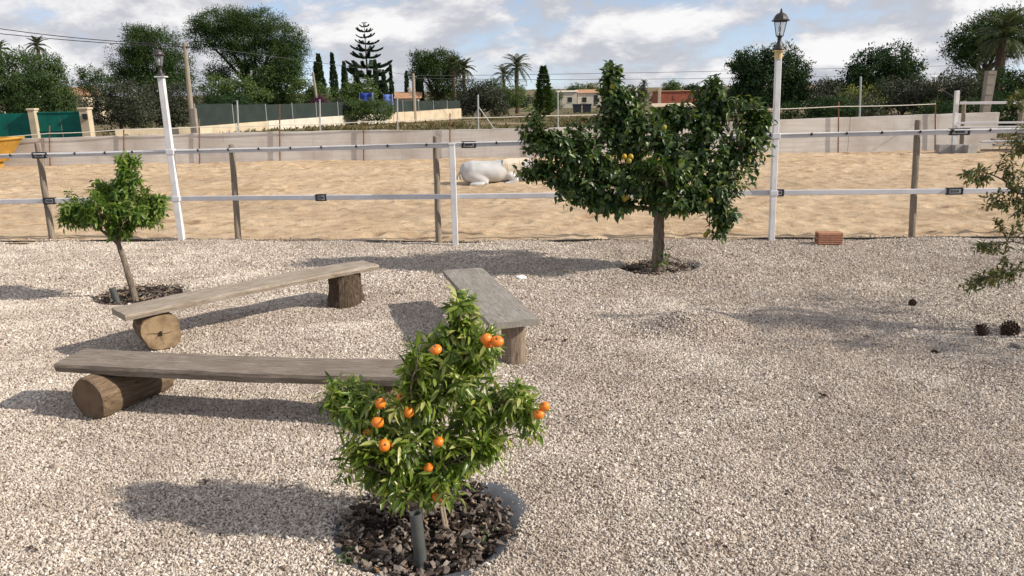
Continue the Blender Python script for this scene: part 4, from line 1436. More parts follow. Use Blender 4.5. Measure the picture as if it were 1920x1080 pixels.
lob = [(-0.56, 0, 2.10, 0.11, 0.13, 0.18, 58), (-0.50, 0, 1.88, 0.22, 0.2, 0.19, 96), (-0.43, 0, 1.55, 0.30, 0.28, 0.20, 90), (-1.42, -0.05, 1.62, 0.14, 0.16, 0.21, 56),
       (-1.12, -0.05, 1.46, 0.22, 0.22, 0.16, 60), (-1.42, -0.05, 1.15, 0.16, 0.18, 0.12, 36), (-1.12, -0.05, 1.14, 0.22, 0.24, 0.16, 60), (-0.75, -0.1, 1.28, 0.28, 0.3, 0.20, 90),
       (-0.90, -0.1, 0.90, 0.28, 0.28, 0.15, 70), (-0.55, -0.2, 0.78, 0.26, 0.3, 0.14, 64), (-0.45, -0.25, 1.05, 0.34, 0.32, 0.22, 110), (-0.12, -0.1, 1.50, 0.26, 0.3, 0.20, 80),
       (-0.02, -0.3, 1.12, 0.34, 0.34, 0.24, 110), (0.02, -0.3, 0.84, 0.32, 0.32, 0.15, 80), (0.30, -0.1, 1.28, 0.26, 0.3, 0.18, 70), (0.54, 0, 1.94, 0.12, 0.13, 0.18, 56),
       (0.72, 0, 1.74, 0.20, 0.2, 0.16, 54), (1.02, -0.03, 1.62, 0.18, 0.18, 0.13, 44), (0.62, -0.05, 1.46, 0.26, 0.26, 0.18, 80), (0.80, -0.05, 1.12, 0.26, 0.28, 0.20, 90),
       (0.52, -0.15, 0.92, 0.26, 0.28, 0.18, 80), (0.66, -0.1, 0.64, 0.18, 0.2, 0.17, 50), (0.62, -0.1, 0.47, 0.10, 0.1, 0.10, 16), (0.05, 0.45, 1.25, 0.6, 0.3, 0.35, 70), (-0.6, 0.4, 1.2, 0.4, 0.3, 0.3, 50),
       (-0.10, 0.05, 1.62, 0.30, 0.3, 0.16, 70), (0.22, 0.05, 1.52, 0.30, 0.3, 0.20, 84), (0.48, 0.0, 1.62, 0.22, 0.25, 0.18, 60), (-0.75, 0.0, 1.55, 0.24, 0.25, 0.16, 56), (-0.80, -0.1, 1.05, 0.4, 0.3, 0.22, 80), (0.35, -0.2, 1.10, 0.32, 0.3, 0.22, 80),
       (-1.30, -0.05, 1.36, 0.20, 0.2, 0.16, 44), (1.02, -0.05, 1.36, 0.18, 0.2, 0.16, 40), (0.30, -0.1, 0.80, 0.28, 0.3, 0.14, 60), (-0.30, 0, 1.80, 0.16, 0.2, 0.14, 34), (0.20, 0, 1.72, 0.24, 0.2, 0.15, 60), (0.36, 0.0, 1.82, 0.14, 0.15, 0.12, 26), (0.95, -0.05, 1.80, 0.14, 0.15, 0.10, 26)]
lob = [(a_, b_, c_ * 1.01, d_, e_, f_, int(g_ * 0.80)) for a_, b_, c_, d_, e_, f_, g_ in lob]
skeleton_tree(lt, br, lob, (0.088, 0.0225), 0.0028, 8, 0.9, 0.25, 'lemon_leaf', 'bark', 0, curl=0.28, fold=0.45)
lm = fruit_mesh('lemon', 'lemon', True)
for fx, fz in [(-0.575, 2.045), (-0.05, 1.62), (-0.47, 1.33), (-0.42, 1.29), (-0.40, 1.33), (-0.10, 1.27), (-0.80, 1.05),
               (-0.84, 0.89), (-0.48, 0.92), (-0.43, 0.90), (-0.46, 0.88), (0.48, 0.86), (0.52, 0.43), (0.55, 0.47)]:
    fy = -0.20 - 0.18 * (abs(fx) < 0.6) if fz < 1.75 and fz > 0.5 else -0.10
    s_ = rng.uniform(0.72, 0.95)
    link('lemon', lm, lt, Matrix.Translation((fx * 0.97, fy, fz)) @ Matrix.Rotation(rng.uniform(-0.6, 0.6), 4, 'X') @ Matrix.Rotation(rng.uniform(-0.6, 0.6), 4, 'Y') @ Matrix.Scale(s_, 4))
# sprouts at the foot of the trunk
mb = MB()
n_ = 26
P_ = np.stack([0.045 + rng.normal(0, 0.035, n_), rng.normal(-0.05, 0.03, n_), rng.uniform(0.08, 0.32, n_)], 1)
leaf_mesh(mb, P_, rdir(n_) * 0.8 + (0.3, -0.3, 0.2), rdir(n_) * 0.5 + (0, 0, 1), 0.07 * rng.uniform(.6, 1.2, n_), 0.018)
mb.build('sprout', M['orange_leaf'], lt)


def mulch(name, loc, r, label, n_, seedmat='soil', twigs=0):
    o_ = thing(name, loc, label, 'mulch bed')
    a_ = np.linspace(0, 2 * np.pi, 48, endpoint=False)
    lim_ = r * (1 + 0.07 * np.sin(a_ * 3 + r) + 0.05 * np.sin(a_ * 5))
    V_ = np.concatenate([np.stack([lim_ * q_ * np.cos(a_), lim_ * q_ * np.sin(a_), np.full(48, z_) + 0.006 * rng.normal(size=48)], 1)
                         for q_, z_ in ((0.0, 0.02), (0.4, 0.02), (0.75, 0.022), (1.0, 0.03))])
    F_ = [(i * 48 + j, i * 48 + (j + 1) % 48, (i + 1) * 48 + (j + 1) % 48, (i + 1) * 48 + j) for i in range(3) for j in range(48)]
    MB().add(V_, F_).build('soil', M[seedmat], o_)
    mb_ = MB()
    for i in range(n_):
        q_, p_2 = r * 1.08 * math.sqrt(rng.random()), rng.uniform(0, 6.28)
        Mx_ = Matrix.Translation((q_ * math.cos(p_2), q_ * math.sin(p_2), 0.03 + rng.random() * 0.02)) @ Euler((rng.normal() * .5, rng.normal() * .5, rng.uniform(0, 6.28))).to_matrix().to_4x4() @ Matrix.Scale(rng.uniform(0.012, 0.026), 4)
        v_, f_ = shapes[i % 9]
        A_ = np.array(Mx_)
        mb_.add(v_ @ A_[:3, :3].T + A_[:3, 3], f_)
    c_ = mb_.build('bark_litter', M['chip'], o_)
    c_['kind'] = 'stuff'
    for i in range(twigs):
        p_2 = rng.uniform(0, 6.28)
        st_ = np.array([rng.uniform(-.5, .5) * r * 1.4, rng.uniform(-.5, .5) * r * 1.4, 0.06])
        d_ = np.array([math.cos(p_2), math.sin(p_2) * 0.5, 0.05]) * rng.uniform(0.1, 0.22)
        MB().tube([st_, st_ + d_ * 0.5 + (0, 0, 0.012), st_ + d_], [0.006, 0.005, 0.003], 5).build('dry_twig', M['stump_pale'], o_)
    return o_


mulch('mulch_ring', (1.68, 8.62, -0.055), 0.42, 'dark hollow of damp mulch around the lemon tree trunk', 420)
mulch('mulch_ring', (-3.86, 7.80, -0.045), 0.42, 'twiggy brown mulch around the foot of the small leafy citrus tree', 380, twigs=14)
stub = thing('drain_pipe', (-3.96, 7.50, -0.02), 'short dark pipe stub leaning in the mulch of the small leafy tree', 'pipe')
sp_ = MB().lathe([(0.032, 0), (0.032, 0.17), (0.025, 0.17), (0.025, 0.05), (0.0, 0.05)], 14).build('tube', M['pipe'], stub)
sp_.rotation_euler = (0, R(-12), 0)

# --- pomegranate shrub reaching in from the right
ps = thing('pomegranate_shrub', (4.62, 6.0, -0.03), 'loose arching shrub with small olive leaves at the right edge', 'shrub')
br = []
ends = [(-0.78, 0.05, 1.88), (-1.12, 0.0, 1.36), (-0.70, -0.05, 1.50), (-0.80, 0.0, 1.12), (-0.88, -0.05, 0.78), (-0.80, 0.05, 0.50), (-0.55, 0.0, 2.0), (-0.4, -0.2, 1.3), (-0.3, 0.3, 1.6), (0.5, 0.0, 1.6), (0.2, -0.3, 1.9), (0.6, 0.3, 1.2), (0.4, -0.7, 1.4), (0.9, -1.0, 1.3), (0.6, 0.7, 1.4), (1.1, -0.2, 1.8)]
for e_ in ends:
    e_ = np.array(e_)
    br.append(([(rng.normal() * 0.05, rng.normal() * 0.05, -0.05), tuple(np.array([e_[0] * 0.45, e_[1] * 0.5, e_[2] * 0.62 + 0.18])), tuple(e_)], (0.016, 0.003)))
lob = [(-0.74, 0.0, 1.92, 0.12, 0.12, 0.10, 18), (-0.62, 0, 1.72, 0.16, 0.2, 0.14, 34), (-1.02, 0, 1.33, 0.13, 0.12, 0.09, 26), (-0.74, 0, 1.50, 0.13, 0.16, 0.13, 36), (-0.68, 0, 1.28, 0.12, 0.2, 0.12, 30),
       (-0.80, 0, 1.12, 0.16, 0.16, 0.10, 30), (-0.66, 0, 0.95, 0.13, 0.2, 0.12, 28), (-0.82, 0, 0.74, 0.15, 0.14, 0.07, 24), (-0.78, 0, 0.48, 0.17, 0.16, 0.10, 34), (-0.62, 0, 0.62, 0.12, 0.2, 0.12, 22),
       (-0.4, 0, 1.3, 0.3, 0.3, 0.5, 90), (0.2, 0, 1.5, 0.4, 0.4, 0.5, 110), (0.25, -0.5, 1.35, 0.5, 0.5, 0.5, 110), (0.75, -0.9, 1.2, 0.5, 0.5, 0.4, 90), (0.5, 0.6, 1.3, 0.5, 0.45, 0.5, 90), (1.0, -0.2, 1.7, 0.5, 0.6, 0.4, 90), (-0.98, 0, 0.42, 0.05, 0.05, 0.05, 6)]
lob = [(*l_[:6], int(l_[6] * 0.72)) for l_ in lob]
skeleton_tree(ps, br, lob, (0.052, 0.0095), 0.0018, 9, 0.8, 0.2, 'shrub_leaf', 'bark', 0)


# ------------------------------------------------------------------ small things on the gravel
hb = thing('hollow_brick', (3.93, 9.72, 0), 'ribbed terracotta hollow block lying at the edge of the gravel', 'brick', R(-4))
L_, D_, H_ = 0.305, 0.15, 0.142
mb = MB()
t_ = 0.016
z0 = 0.008
for zc in (t_ / 2, H_ / 2, H_ - t_ / 2):
    mb.box((L_ / 2, D_ / 2, z0 + zc), (L_, D_ - 2 * t_, t_))
for yc in (t_ / 2, D_ - t_ / 2):
    mb.box((L_ / 2, yc, z0 + H_ / 2), (L_, t_, H_))
mb.box((L_ / 2, D_ / 2, z0 + H_ * .27), (L_ - 0.001, t_ * .8, H_ * .46 - t_))
mb.box((L_ / 2, D_ / 2, z0 + H_ * .73), (L_ - 0.001, t_ * .8, H_ * .46 - t_))
mb.build('shell', M['terracotta'], hb)
for i in range(6):
    MB().bbox((L_ / 2, -0.003, z0 + H_ * (i + 0.5) / 6), (L_ - 0.002, 0.010, H_ / 6 * 0.62), 0.003).build('rib', M['terracotta'], hb)
    MB().bbox((L_ / 2, D_ * (i + 0.5) / 6, z0 + H_ + 0.003), (L_ - 0.002, D_ / 6 * 0.62, 0.010), 0.003).build('rib', M['terracotta'], hb)

# crumpled white bag
mb = MB()
bm = bmesh.new()
bmesh.ops.create_icosphere(bm, subdivisions=3, radius=1.0)
for v in bm.verts:
    d_ = 0.75 + 0.35 * random.random()
    v.co = Vector((v.co.x * 0.062 * d_, v.co.y * 0.045 * d_, max(-0.3, v.co.z) * 0.030 * d_ + 0.012))
me = bpy.data.meshes.new('litter')
bm.to_mesh(me)
bm.free()
me.materials.append(M['litter'])
o = link('plastic_litter', me)
o.location = (0.105, 8.18, 0.0)
tag(o, 'crumpled scrap of white plastic in the lemon tree shadow', 'litter')


def pine_cone(loc, s, label, rz=0.0, tilt=1.2):
    o_ = thing('pine_cone', loc, label, 'pine cone', rz, 'dark pine cones on the gravel')
    b_ = MB().lathe([(0.0, -0.5), (0.22, -0.42), (0.36, -0.15), (0.34, 0.15), (0.2, 0.45), (0.0, 0.6)], 10).build('core', M['cone'], o_)
    sc_ = MB()
    for i in range(64):
        t_ = i / 64
        a_ = i * 2.4
        z_ = -0.48 + 1.0 * t_
        r_ = 0.42 * math.sin(math.pi * (0.12 + 0.80 * t_)) ** 0.8
        c_ = np.array([r_ * math.cos(a_), r_ * math.sin(a_), z_])
        dr = nrm(np.array([math.cos(a_), math.sin(a_), 0.5]))
        sd = np.array([-math.sin(a_), math.cos(a_), 0])
        up_ = np.cross(dr, sd)
        p_2 = [c_ - sd * 0.07, c_ + sd * 0.07, c_ + dr * 0.17 + sd * 0.09, c_ + dr * 0.17 - sd * 0.09]
        sc_.add([q_ for q_ in p_2] + [q_ - up_ * 0.035 for q_ in p_2], [(0, 1, 2, 3), (7, 6, 5, 4), (0, 4, 5, 1), (1, 5, 6, 2), (2, 6, 7, 3), (3, 7, 4, 0)])
    s_ = sc_.build('scales', M['cone'], o_)
    for p_2 in (b_, s_):
        p_2.rotation_euler = (0, tilt, 0.4)
        p_2.scale = (s, s, s)
        p_2.location = (0, 0, s * 0.40)
    return o_


pine_cone((3.70, 6.88, 0), 0.060, 'single small dark cone lying alone on open gravel', 0.3)
pine_cone((3.80, 5.97, 0), 0.098, 'dark round cone at the right edge, left of the larger cone', 1.2, 0.7)
pine_cone((4.02, 5.97, 0), 0.125, 'largest dark cone lying at the right edge of the gravel', -0.5, 1.4)
o = MB().bbox((0, 0, 0.022), (0.42, 0.085, 0.026), 0.004).build('loose_board', M['plank_c'])
o.location = (4.03, 5.66, 0.02)
o.rotation_euler = (0, 0, R(18))
tag(o, 'short grey board lying flat at the right edge near the cones', 'board')
# scattered dead leaves and twigs
for i, (x_, y_, s_, m_) in enumerate([(-1.15, 7.62, 0.07, 'plank_b'), (3.2, 5.55, 0.06, 'cone'), (2.02, 4.7, 0.035, 'cone'), (0.43, 6.02, 0.035, 'cone'), (0.28, 6.05, 0.04, 'bark_dark'), (-1.64, 3.72, 0.04, 'bark_dark'),
                                    (1.38, 3.52, 0.03, 'cone'), (1.20, 3.48, 0.022, 'cone'), (-2.2, 3.12, 0.03, 'bark_dark'), (0.9, 3.05, 0.03, 'bark_dark'), (1.75, 3.72, 0.05, 'plank_b'), (0.62, 8.45, 0.05, 'foam')]):
    mb = MB()
    nn = 3
    leaf_mesh(mb, rng.normal(0, s_ * 0.25, (nn, 3)) * (1, 1, 0.1) + (0, 0, 0.012), rdir(nn) * (1, 1, 0.1), rdir(nn) * 0.4 + (0, 0, 1), s_ * rng.uniform(.7, 1.2, nn), s_ * 0.25, 0.1, 0.8)
    mb.tube([(-s_ * .5, 0, 0.012), (0, s_ * .15, 0.02), (s_ * .6, 0.0, 0.012)], [s_ * .05, s_ * .07, s_ * .03], 5)
    o = mb.build('dead_leaf', M[m_])
    o.location = (x_, y_, float(yard_z(np.array([x_]), np.array([y_]))[0]) + 0.004)
    o.rotation_euler = (0, 0, rng.uniform(0, 6))
    tag(o, 'dry brown leaf scrap ' + ['between the pale bench and the grey bench', 'in the gravel left of the loose grey board', 'alone on open gravel right of the mandarin tree', 'just right of the grey bench stump', 'nearest the grey bench stump', 'left of the mandarin tree beside its shadow',
                                    'low in the picture, right of the bark bed', 'tiny, close to the bark bed right side', 'at the lower left of the gravel', 'near the bottom edge right of the bark bed', 'pale, low in the picture far right of the bark bed', 'yellowish, in the shadow left of the lemon tree'][i],
        'dead leaf', 'dry leaf litter on the gravel')


# ------------------------------------------------------------------ horse lying in the sand
hs = thing('horse', (-1.10, 17.15, 0), 'white horse lying down in the sand, its head behind the lemon tree leaves', 'horse', R(4))
bm = bmesh.new()


def ring_loft(sections, sides=18):
    """sections: centre, direction, half width (side), half height"""
    prev = None
    first = None
    for (c_, d_, w_, h_) in sections:
        d_ = Vector(d_).normalized()
        sd = Vector((0, 1, 0))
        up_ = d_.cross(sd).normalized() * -1
        ring = []
        for k_ in range(sides):
            a_ = 2 * math.pi * k_ / sides
            ring.append(bm.verts.new(Vector(c_) + sd * (math.cos(a_) * w_) + up_ * (math.sin(a_) * h_)))
        if prev:
            for k_ in range(sides):
                bm.faces.new((prev[k_], prev[(k_ + 1) % sides], ring[(k_ + 1) % sides], ring[k_]))
        else:
            bm.faces.new(ring[::-1])
        prev = ring
    bm.faces.new(prev)


# trunk rump to chest, then neck and head in one sweep
ring_loft([((0.02, 0, 0.20), (1, 0, 0.3), 0.10, 0.14), ((0.10, 0, 0.235), (1, 0, 0.15), 0.24, 0.22), ((0.26, 0, 0.25), (1, 0, 0.05), 0.32, 0.255), ((0.45, 0, 0.245), (1, 0, 0), 0.34, 0.248),
           ((0.65, 0, 0.24), (1, 0, 0), 0.36, 0.245), ((0.85, 0, 0.245), (1, 0, 0.02), 0.34, 0.25), ((1.02, 0, 0.26), (1, 0, 0.05), 0.28, 0.26), ((1.15, 0, 0.29), (1, 0, 0.2), 0.20, 0.235),
           ((1.28, -0.02, 0.335), (1, 0, 0.25), 0.14, 0.19), ((1.42, -0.04, 0.36), (1, 0, 0.05), 0.11, 0.155), ((1.54, -0.05, 0.355), (1, 0, -0.3), 0.10, 0.135)])
ring_loft([((1.50, -0.05, 0.40), (1, 0, -0.5), 0.075, 0.09), ((1.60, -0.05, 0.345), (1, 0, -0.55), 0.095, 0.12), ((1.72, -0.05, 0.275), (1, 0, -0.55), 0.085, 0.105), ((1.84, -0.05, 0.20), (1, 0, -0.6), 0.065, 0.078),
           ((1.94, -0.05, 0.145), (1, 0, -0.6), 0.062, 0.068), ((1.98, -0.05, 0.12), (1, 0, -0.6), 0.045, 0.05)], 14)
# folded legs: haunch, stifle and hock along the ground; forelegs tucked under the chest


def limb(pts_, rads):
    P_ = np.array(pts_, float)
    T_ = MB()
    T_.tube(P_, rads, 10)
    Vv = np.concatenate(T_.V)
    vs_ = [bm.verts.new(v) for v in Vv]
    for f_, _ in T_.F:
        for q_ in f_:
            try:
                bm.faces.new([vs_[i] for i in q_])
            except ValueError:
                pass


limb([(0.20, -0.14, 0.22), (0.36, -0.20, 0.16), (0.52, -0.25, 0.09), (0.60, -0.27, 0.05)], [0.17, 0.16, 0.12, 0.07])
limb([(0.60, -0.27, 0.05), (0.38, -0.30, 0.01), (0.20, -0.30, 0.0)], [0.075, 0.06, 0.045])
limb([(0.20, -0.30, 0.0), (0.36, -0.37, 0.005), (0.52, -0.40, 0.008)], [0.045, 0.034, 0.036])
limb([(1.06, -0.17, 0.20), (1.16, -0.24, 0.11), (1.26, -0.26, 0.06)], [0.12, 0.085, 0.06])
limb([(1.26, -0.26, 0.06), (1.12, -0.29, 0.025), (0.96, -0.30, 0.02)], [0.055, 0.04, 0.036])
limb([(1.08, 0.18, 0.20), (1.24, 0.22, 0.10), (1.40, 0.20, 0.05), (1.60, 0.20, 0.04)], [0.12, 0.08, 0.05, 0.036])
for s_ in (-1, 1):
    limb([(1.55, -0.05 + s_ * 0.055, 0.45), (1.545, -0.05 + s_ * 0.068, 0.51), (1.56, -0.05 + s_ * 0.07, 0.565)], [0.028, 0.026, 0.006])
bmesh.ops.recalc_face_normals(bm, faces=bm.faces)
me = bpy.data.meshes.new('body')
bm.to_mesh(me)
bm.free()
me.materials.append(M['coat'])
body = link('body', me, hs)
rm = body.modifiers.new('fuse', 'REMESH')
rm.mode = 'VOXEL'
rm.voxel_size = 0.016
rm.use_smooth_shade = True
sm_ = body.modifiers.new('soften', 'SMOOTH')
sm_.factor = 0.6
sm_.iterations = 22
# mane falling down the near side of the neck, forelock, tail
mb = MB()
for i in range(520):
    t_ = rng.random()
    x_ = 0.98 + 0.60 * t_
    zt_ = float(np.interp(x_, [1.0, 1.15, 1.28, 1.42, 1.56], [0.505, 0.515, 0.515, 0.512, 0.49]))
    yw = float(np.interp(x_, [1.0, 1.15, 1.3, 1.56], [0.27, 0.22, 0.16, 0.12]))
    p0 = np.array([x_, 0.01, zt_ + 0.008])
    ln = rng.uniform(0.18, 0.34)
    dx = rng.normal(0.0, 0.035)
    pts_ = np.array([p0, p0 + (dx * .3, -yw * 0.55, 0.015), p0 + (dx * .6, -yw * 0.98, -ln * 0.42), p0 + (dx, -yw * 1.10, -ln)])
    w_ = np.array([0.010, 0.012, 0.010, 0.003]) * rng.uniform(.7, 1.3)
    Vv = np.concatenate([pts_ - np.stack([w_, w_ * 0, w_ * 0], 1), pts_ + np.stack([w_, w_ * 0, w_ * 0], 1)])
    mb.add(Vv, [(0, 1, 5, 4), (1, 2, 6, 5), (2, 3, 7, 6)])
for i in range(50):
    p0 = np.array([1.56 + rng.normal() * 0.02, -0.05 + rng.normal() * 0.03, 0.50])
    pts_ = np.array([p0, p0 + (0.05, rng.normal() * 0.02, 0.02 + 0.03 * rng.random()), p0 + (0.13, rng.normal() * 0.05, -0.07), p0 + (0.22, rng.normal() * 0.06, -0.17)])
    w_ = np.array([0.008, 0.010, 0.008, 0.003])
    mb.add(np.concatenate([pts_ - np.stack([w_ * 0, w_, w_ * 0], 1), pts_ + np.stack([w_ * 0, w_, w_ * 0], 1)]), [(0, 1, 5, 4), (1, 2, 6, 5), (2, 3, 7, 6)])
mb.build('mane', M['mane'], hs)
mb = MB()
for i in range(120):
    p0 = np.array([0.02, rng.normal() * 0.02, 0.27 + rng.normal() * 0.015])
    e_ = np.array([-0.03 + rng.normal() * 0.03, -0.16 + rng.normal() * 0.05, 0.03])
    pts_ = bez(p0, p0 + (-0.09, -0.05, -0.05), p0 * 0.3 + e_ * 1.0, 5)
    w_ = np.array([0.006, 0.009, 0.009, 0.007, 0.003])
    mb.add(np.concatenate([pts_ - np.stack([w_, w_ * .4, w_ * 0], 1), pts_ + np.stack([w_, w_ * .4, w_ * 0], 1)]), [(j, j + 1, j + 6, j + 5) for j in range(4)])
mb.build('tail', M['mane'], hs)
for s_ in (-1, 1):
    e_ = MB().lathe([(0, -0.014), (0.010, -0.010), (0.014, 0), (0.010, 0.010), (0, 0.014)], 8).build('eye', M['hoof'], hs, smooth=True)
    e_.location = (1.665, -0.05 + s_ * 0.082, 0.335)
MB().lathe([(0, -0.035), (0.030, -0.03), (0.040, -0.005), (0.034, 0.02), (0, 0.024)], 10).build('hoof', M['hoof'], hs, smooth=True).location = (0.55, -0.40, 0.012)
MB().lathe([(0, -0.035), (0.030, -0.03), (0.040, -0.005), (0.034, 0.02), (0, 0.024)], 10).build('hoof', M['hoof'], hs, smooth=True).location = (1.63, 0.20, 0.038)


# ------------------------------------------------------------------ right-hand end of the paddock
gate = thing('rail_gate', (12.95, 22.9, 0), 'white post and rails at the far right end of the paddock', 'fence')
MB().bbox((0.0, 0, 0.85), (0.11, 0.10, 1.80), 0.008, 0, Matrix.Rotation(R(-3), 3, 'Y')).build('white_post', M['white'], gate)
for (x_, h_, r_) in [(0.32, 1.45, 0.055), (2.0, 1.45, 0.07)]:
    round_post(12.95 + x_, 22.95, h_, r_, -0.10, 0, gate, np.array([12.95, 22.9, 0]))
for z_, h_ in ((1.40, 0.075), (0.84, 0.055), (0.72, 0.05)):
    mb = MB()
    beam(mb, (0.02, -0.09, z_), (4.6, -0.4, z_ - 0.02), h_, 0.04)
    mb.build('rail', M['white_old'], gate)
MB().tube([(0.3, 0.1, 1.35), (1.0, 3.0, 1.85)], 0.012, 5).build('stay_wire', M['wire'], gate)
for i, (x_, y_, z_, s_) in enumerate([(12.62, 22.75, 0, 1.0), (12.98, 22.6, 0, 1.0), (13.22, 22.45, 0, 0.85)]):
    o = thing('concrete_block', (x_, y_, z_ - 0.01), ['grey concrete block at the foot of the far white post, leftmost', 'middle grey concrete block below the far white post', 'rightmost grey concrete block below the far white post'][i],
              'block', R(6 * i), 'concrete blocks by the far post')
    mb = MB()
    w_, d_, h_ = 0.36 * s_, 0.20, 0.25
    mb.bbox((0, -d_ / 2 + 0.02, h_ / 2), (w_, 0.04, h_), 0.006)
    mb.bbox((0, d_ / 2 - 0.02, h_ / 2), (w_, 0.04, h_), 0.006)
    for xx_ in (-w_ / 2 + 0.02, 0, w_ / 2 - 0.02):
        mb.box((xx_, 0, h_ / 2), (0.038, d_ - 0.082, h_ - 0.006))
    mb.build('shell', M['block'], o)
for i in range(4):
    o = MB().bbox((0, 0, 0), (1.6 - 0.1 * i, 0.12, 0.05), 0.006).build('stacked_board', M[['plank_b', 'plank_c', 'white_old', 'plank_a'][i % 4]])
    o.location = (14.5 + 0.12 * math.sin(i * 2), 22.6 + 0.1 * math.cos(i * 3), 0.06 + 0.12 * i)
    o.rotation_euler = (R(3 * math.sin(i)), R(4 * math.sin(i * 1.7)), R(8 * math.sin(i * 2.3)))
    tag(o, ['tan board at the bottom of the pile behind the right-hand shrub', 'grey board second from the bottom of the far right pile', 'whitish board third up in the far right pile', 'dark board on top of the pile at the far right'][i], 'board', 'boards piled at the right end of the paddock')
pil = thing('concrete_pylon', (17.45, 29.0, 0), 'thick square concrete pylon stump rising behind the paddock at far right', 'pylon')
mb = MB()
Vv = []
for z_, w_ in ((-0.2, 0.12), (2.36, 0.15)):
    cx_ = -0.03 + 0.025 * z_
    Vv += [(cx_ - w_, -0.12, z_), (cx_ + w_, -0.12, z_), (cx_ + w_, 0.12, z_), (cx_ - w_, 0.12, z_)]
mb.add(Vv, [(0, 1, 5, 4), (1, 2, 6, 5), (2, 3, 7, 6), (3, 0, 4, 7), (4, 5, 6, 7)])
mb.build('shaft', M['pillar_concrete'], pil)
for i, z_ in enumerate(np.arange(0.45, 2.3, 0.36)):
    MB().box((-0.03 + 0.025 * z_, -0.126, z_), (0.23, 0.016, 0.018)).build('joint', M['block'], pil)

# yellow skip at the far left
sk_ = thing('yellow_skip', (-16.05, 23.1, 0), 'yellow metal skip at the far left in front of the grey wall', 'skip')
Vv = [(-1.0, -0.5, 0.18), (0.95, -0.5, 0.18), (0.95, 0.5, 0.18), (-1.0, 0.5, 0.18), (-1.4, -0.65, 0.84), (1.40, -0.65, 0.84), (1.40, 0.65, 0.84), (-1.4, 0.65, 0.84)]
Vi = [(v[0] * 0.94, v[1] * 0.92, v[2] + (0.03 if v[2] < 0.5 else 0)) for v in Vv]
mb = MB().add(Vv + Vi, [(0, 3, 2, 1), (0, 1, 5, 4), (1, 2, 6, 5), (2, 3, 7, 6), (3, 0, 4, 7), (8, 9, 10, 11), (8, 12, 13, 9), (9, 13, 14, 10), (10, 14, 15, 11), (11, 15, 12, 8), (4, 5, 13, 12), (5, 6, 14, 13), (6, 7, 15, 14), (7, 4, 12, 15)])
mb.build('tub', M['yellow_paint'], sk_)
mb = MB()
for p_, q_ in (((-1.42, -.67, .85), (1.42, -.67, .85)), ((1.42, -.67, .85), (1.42, .67, .85)), ((1.42, .67, .85), (-1.42, .67, .85)), ((-1.42, .67, .85), (-1.42, -.67, .85))):
    mb.tube([p_, q_], 0.035, 6)
mb.build('rim', M['yellow_paint'], sk_)
for x_ in (-0.7, 0.75):
    MB().bbox((x_, 0, 0.09), (0.14, 0.9, 0.20), 0.01).build('foot', M['yellow_paint'], sk_)

# ------------------------------------------------------------------ street beyond the wall
gs = thing('screened_gate', (-23.75, 42.0, gz(42)), 'double gate covered in green mesh between two cream pillars', 'gate')
for i in range(2):
    MB().bbox((-0.62 + 1.24 * i, 0, 0.76), (1.20, 0.05, 1.36), 0.01).build('gate_leaf', M['green_mesh'], gs)
    for z_ in (0.45, 1.40):
        MB().bbox((-0.62 + 1.24 * i, -0.05, z_), (1.20, 0.04, 0.045), 0.008).build('gate_bar', M['green_mesh'], gs)
for (x_, w_, lab, box_) in [(-25.12, 0.46, 'cream gate pillar between the two green mesh screens', False), (-22.35, 0.58, 'wider cream gate pillar with a black letter box, right of the green gate', True)]:
    o = thing('gate_pillar', (x_, 41.95, gz(42)), lab, 'pillar', group='cream gate pillars')
    MB().bbox((0, 0, 0.74), (w_ * 0.80, w_ * 0.8, 1.60), 0.02).build('shaft', M['cream'], o)
    MB().bbox((0, 0, 1.585), (w_ * 0.98, w_ * 0.98, 0.11), 0.02).build('coping', M['cream'], o)
    if box_:
        MB().bbox((0.10, -w_ * 0.4 - 0.06, 1.18), (0.24, 0.12, 0.28), 0.01).build('letter_box', M['black'], o)
sf = thing('mesh_screen', (-27.3, 42.1, gz(42)), 'green mesh screen fence at the far left of the cream pillar', 'fence')
for i in range(3):
    MB().bbox((1.25 - 1.35 * i, 0, 0.74), (1.33, 0.04, 1.30), 0.01).build('mesh_panel', M['green_mesh'], sf)
    MB().tube([(1.93 - 1.35 * i, 0.05, -0.1), (1.93 - 1.35 * i, 0.05, 1.5)], 0.03, 6).build('post', M['steel'], sf)

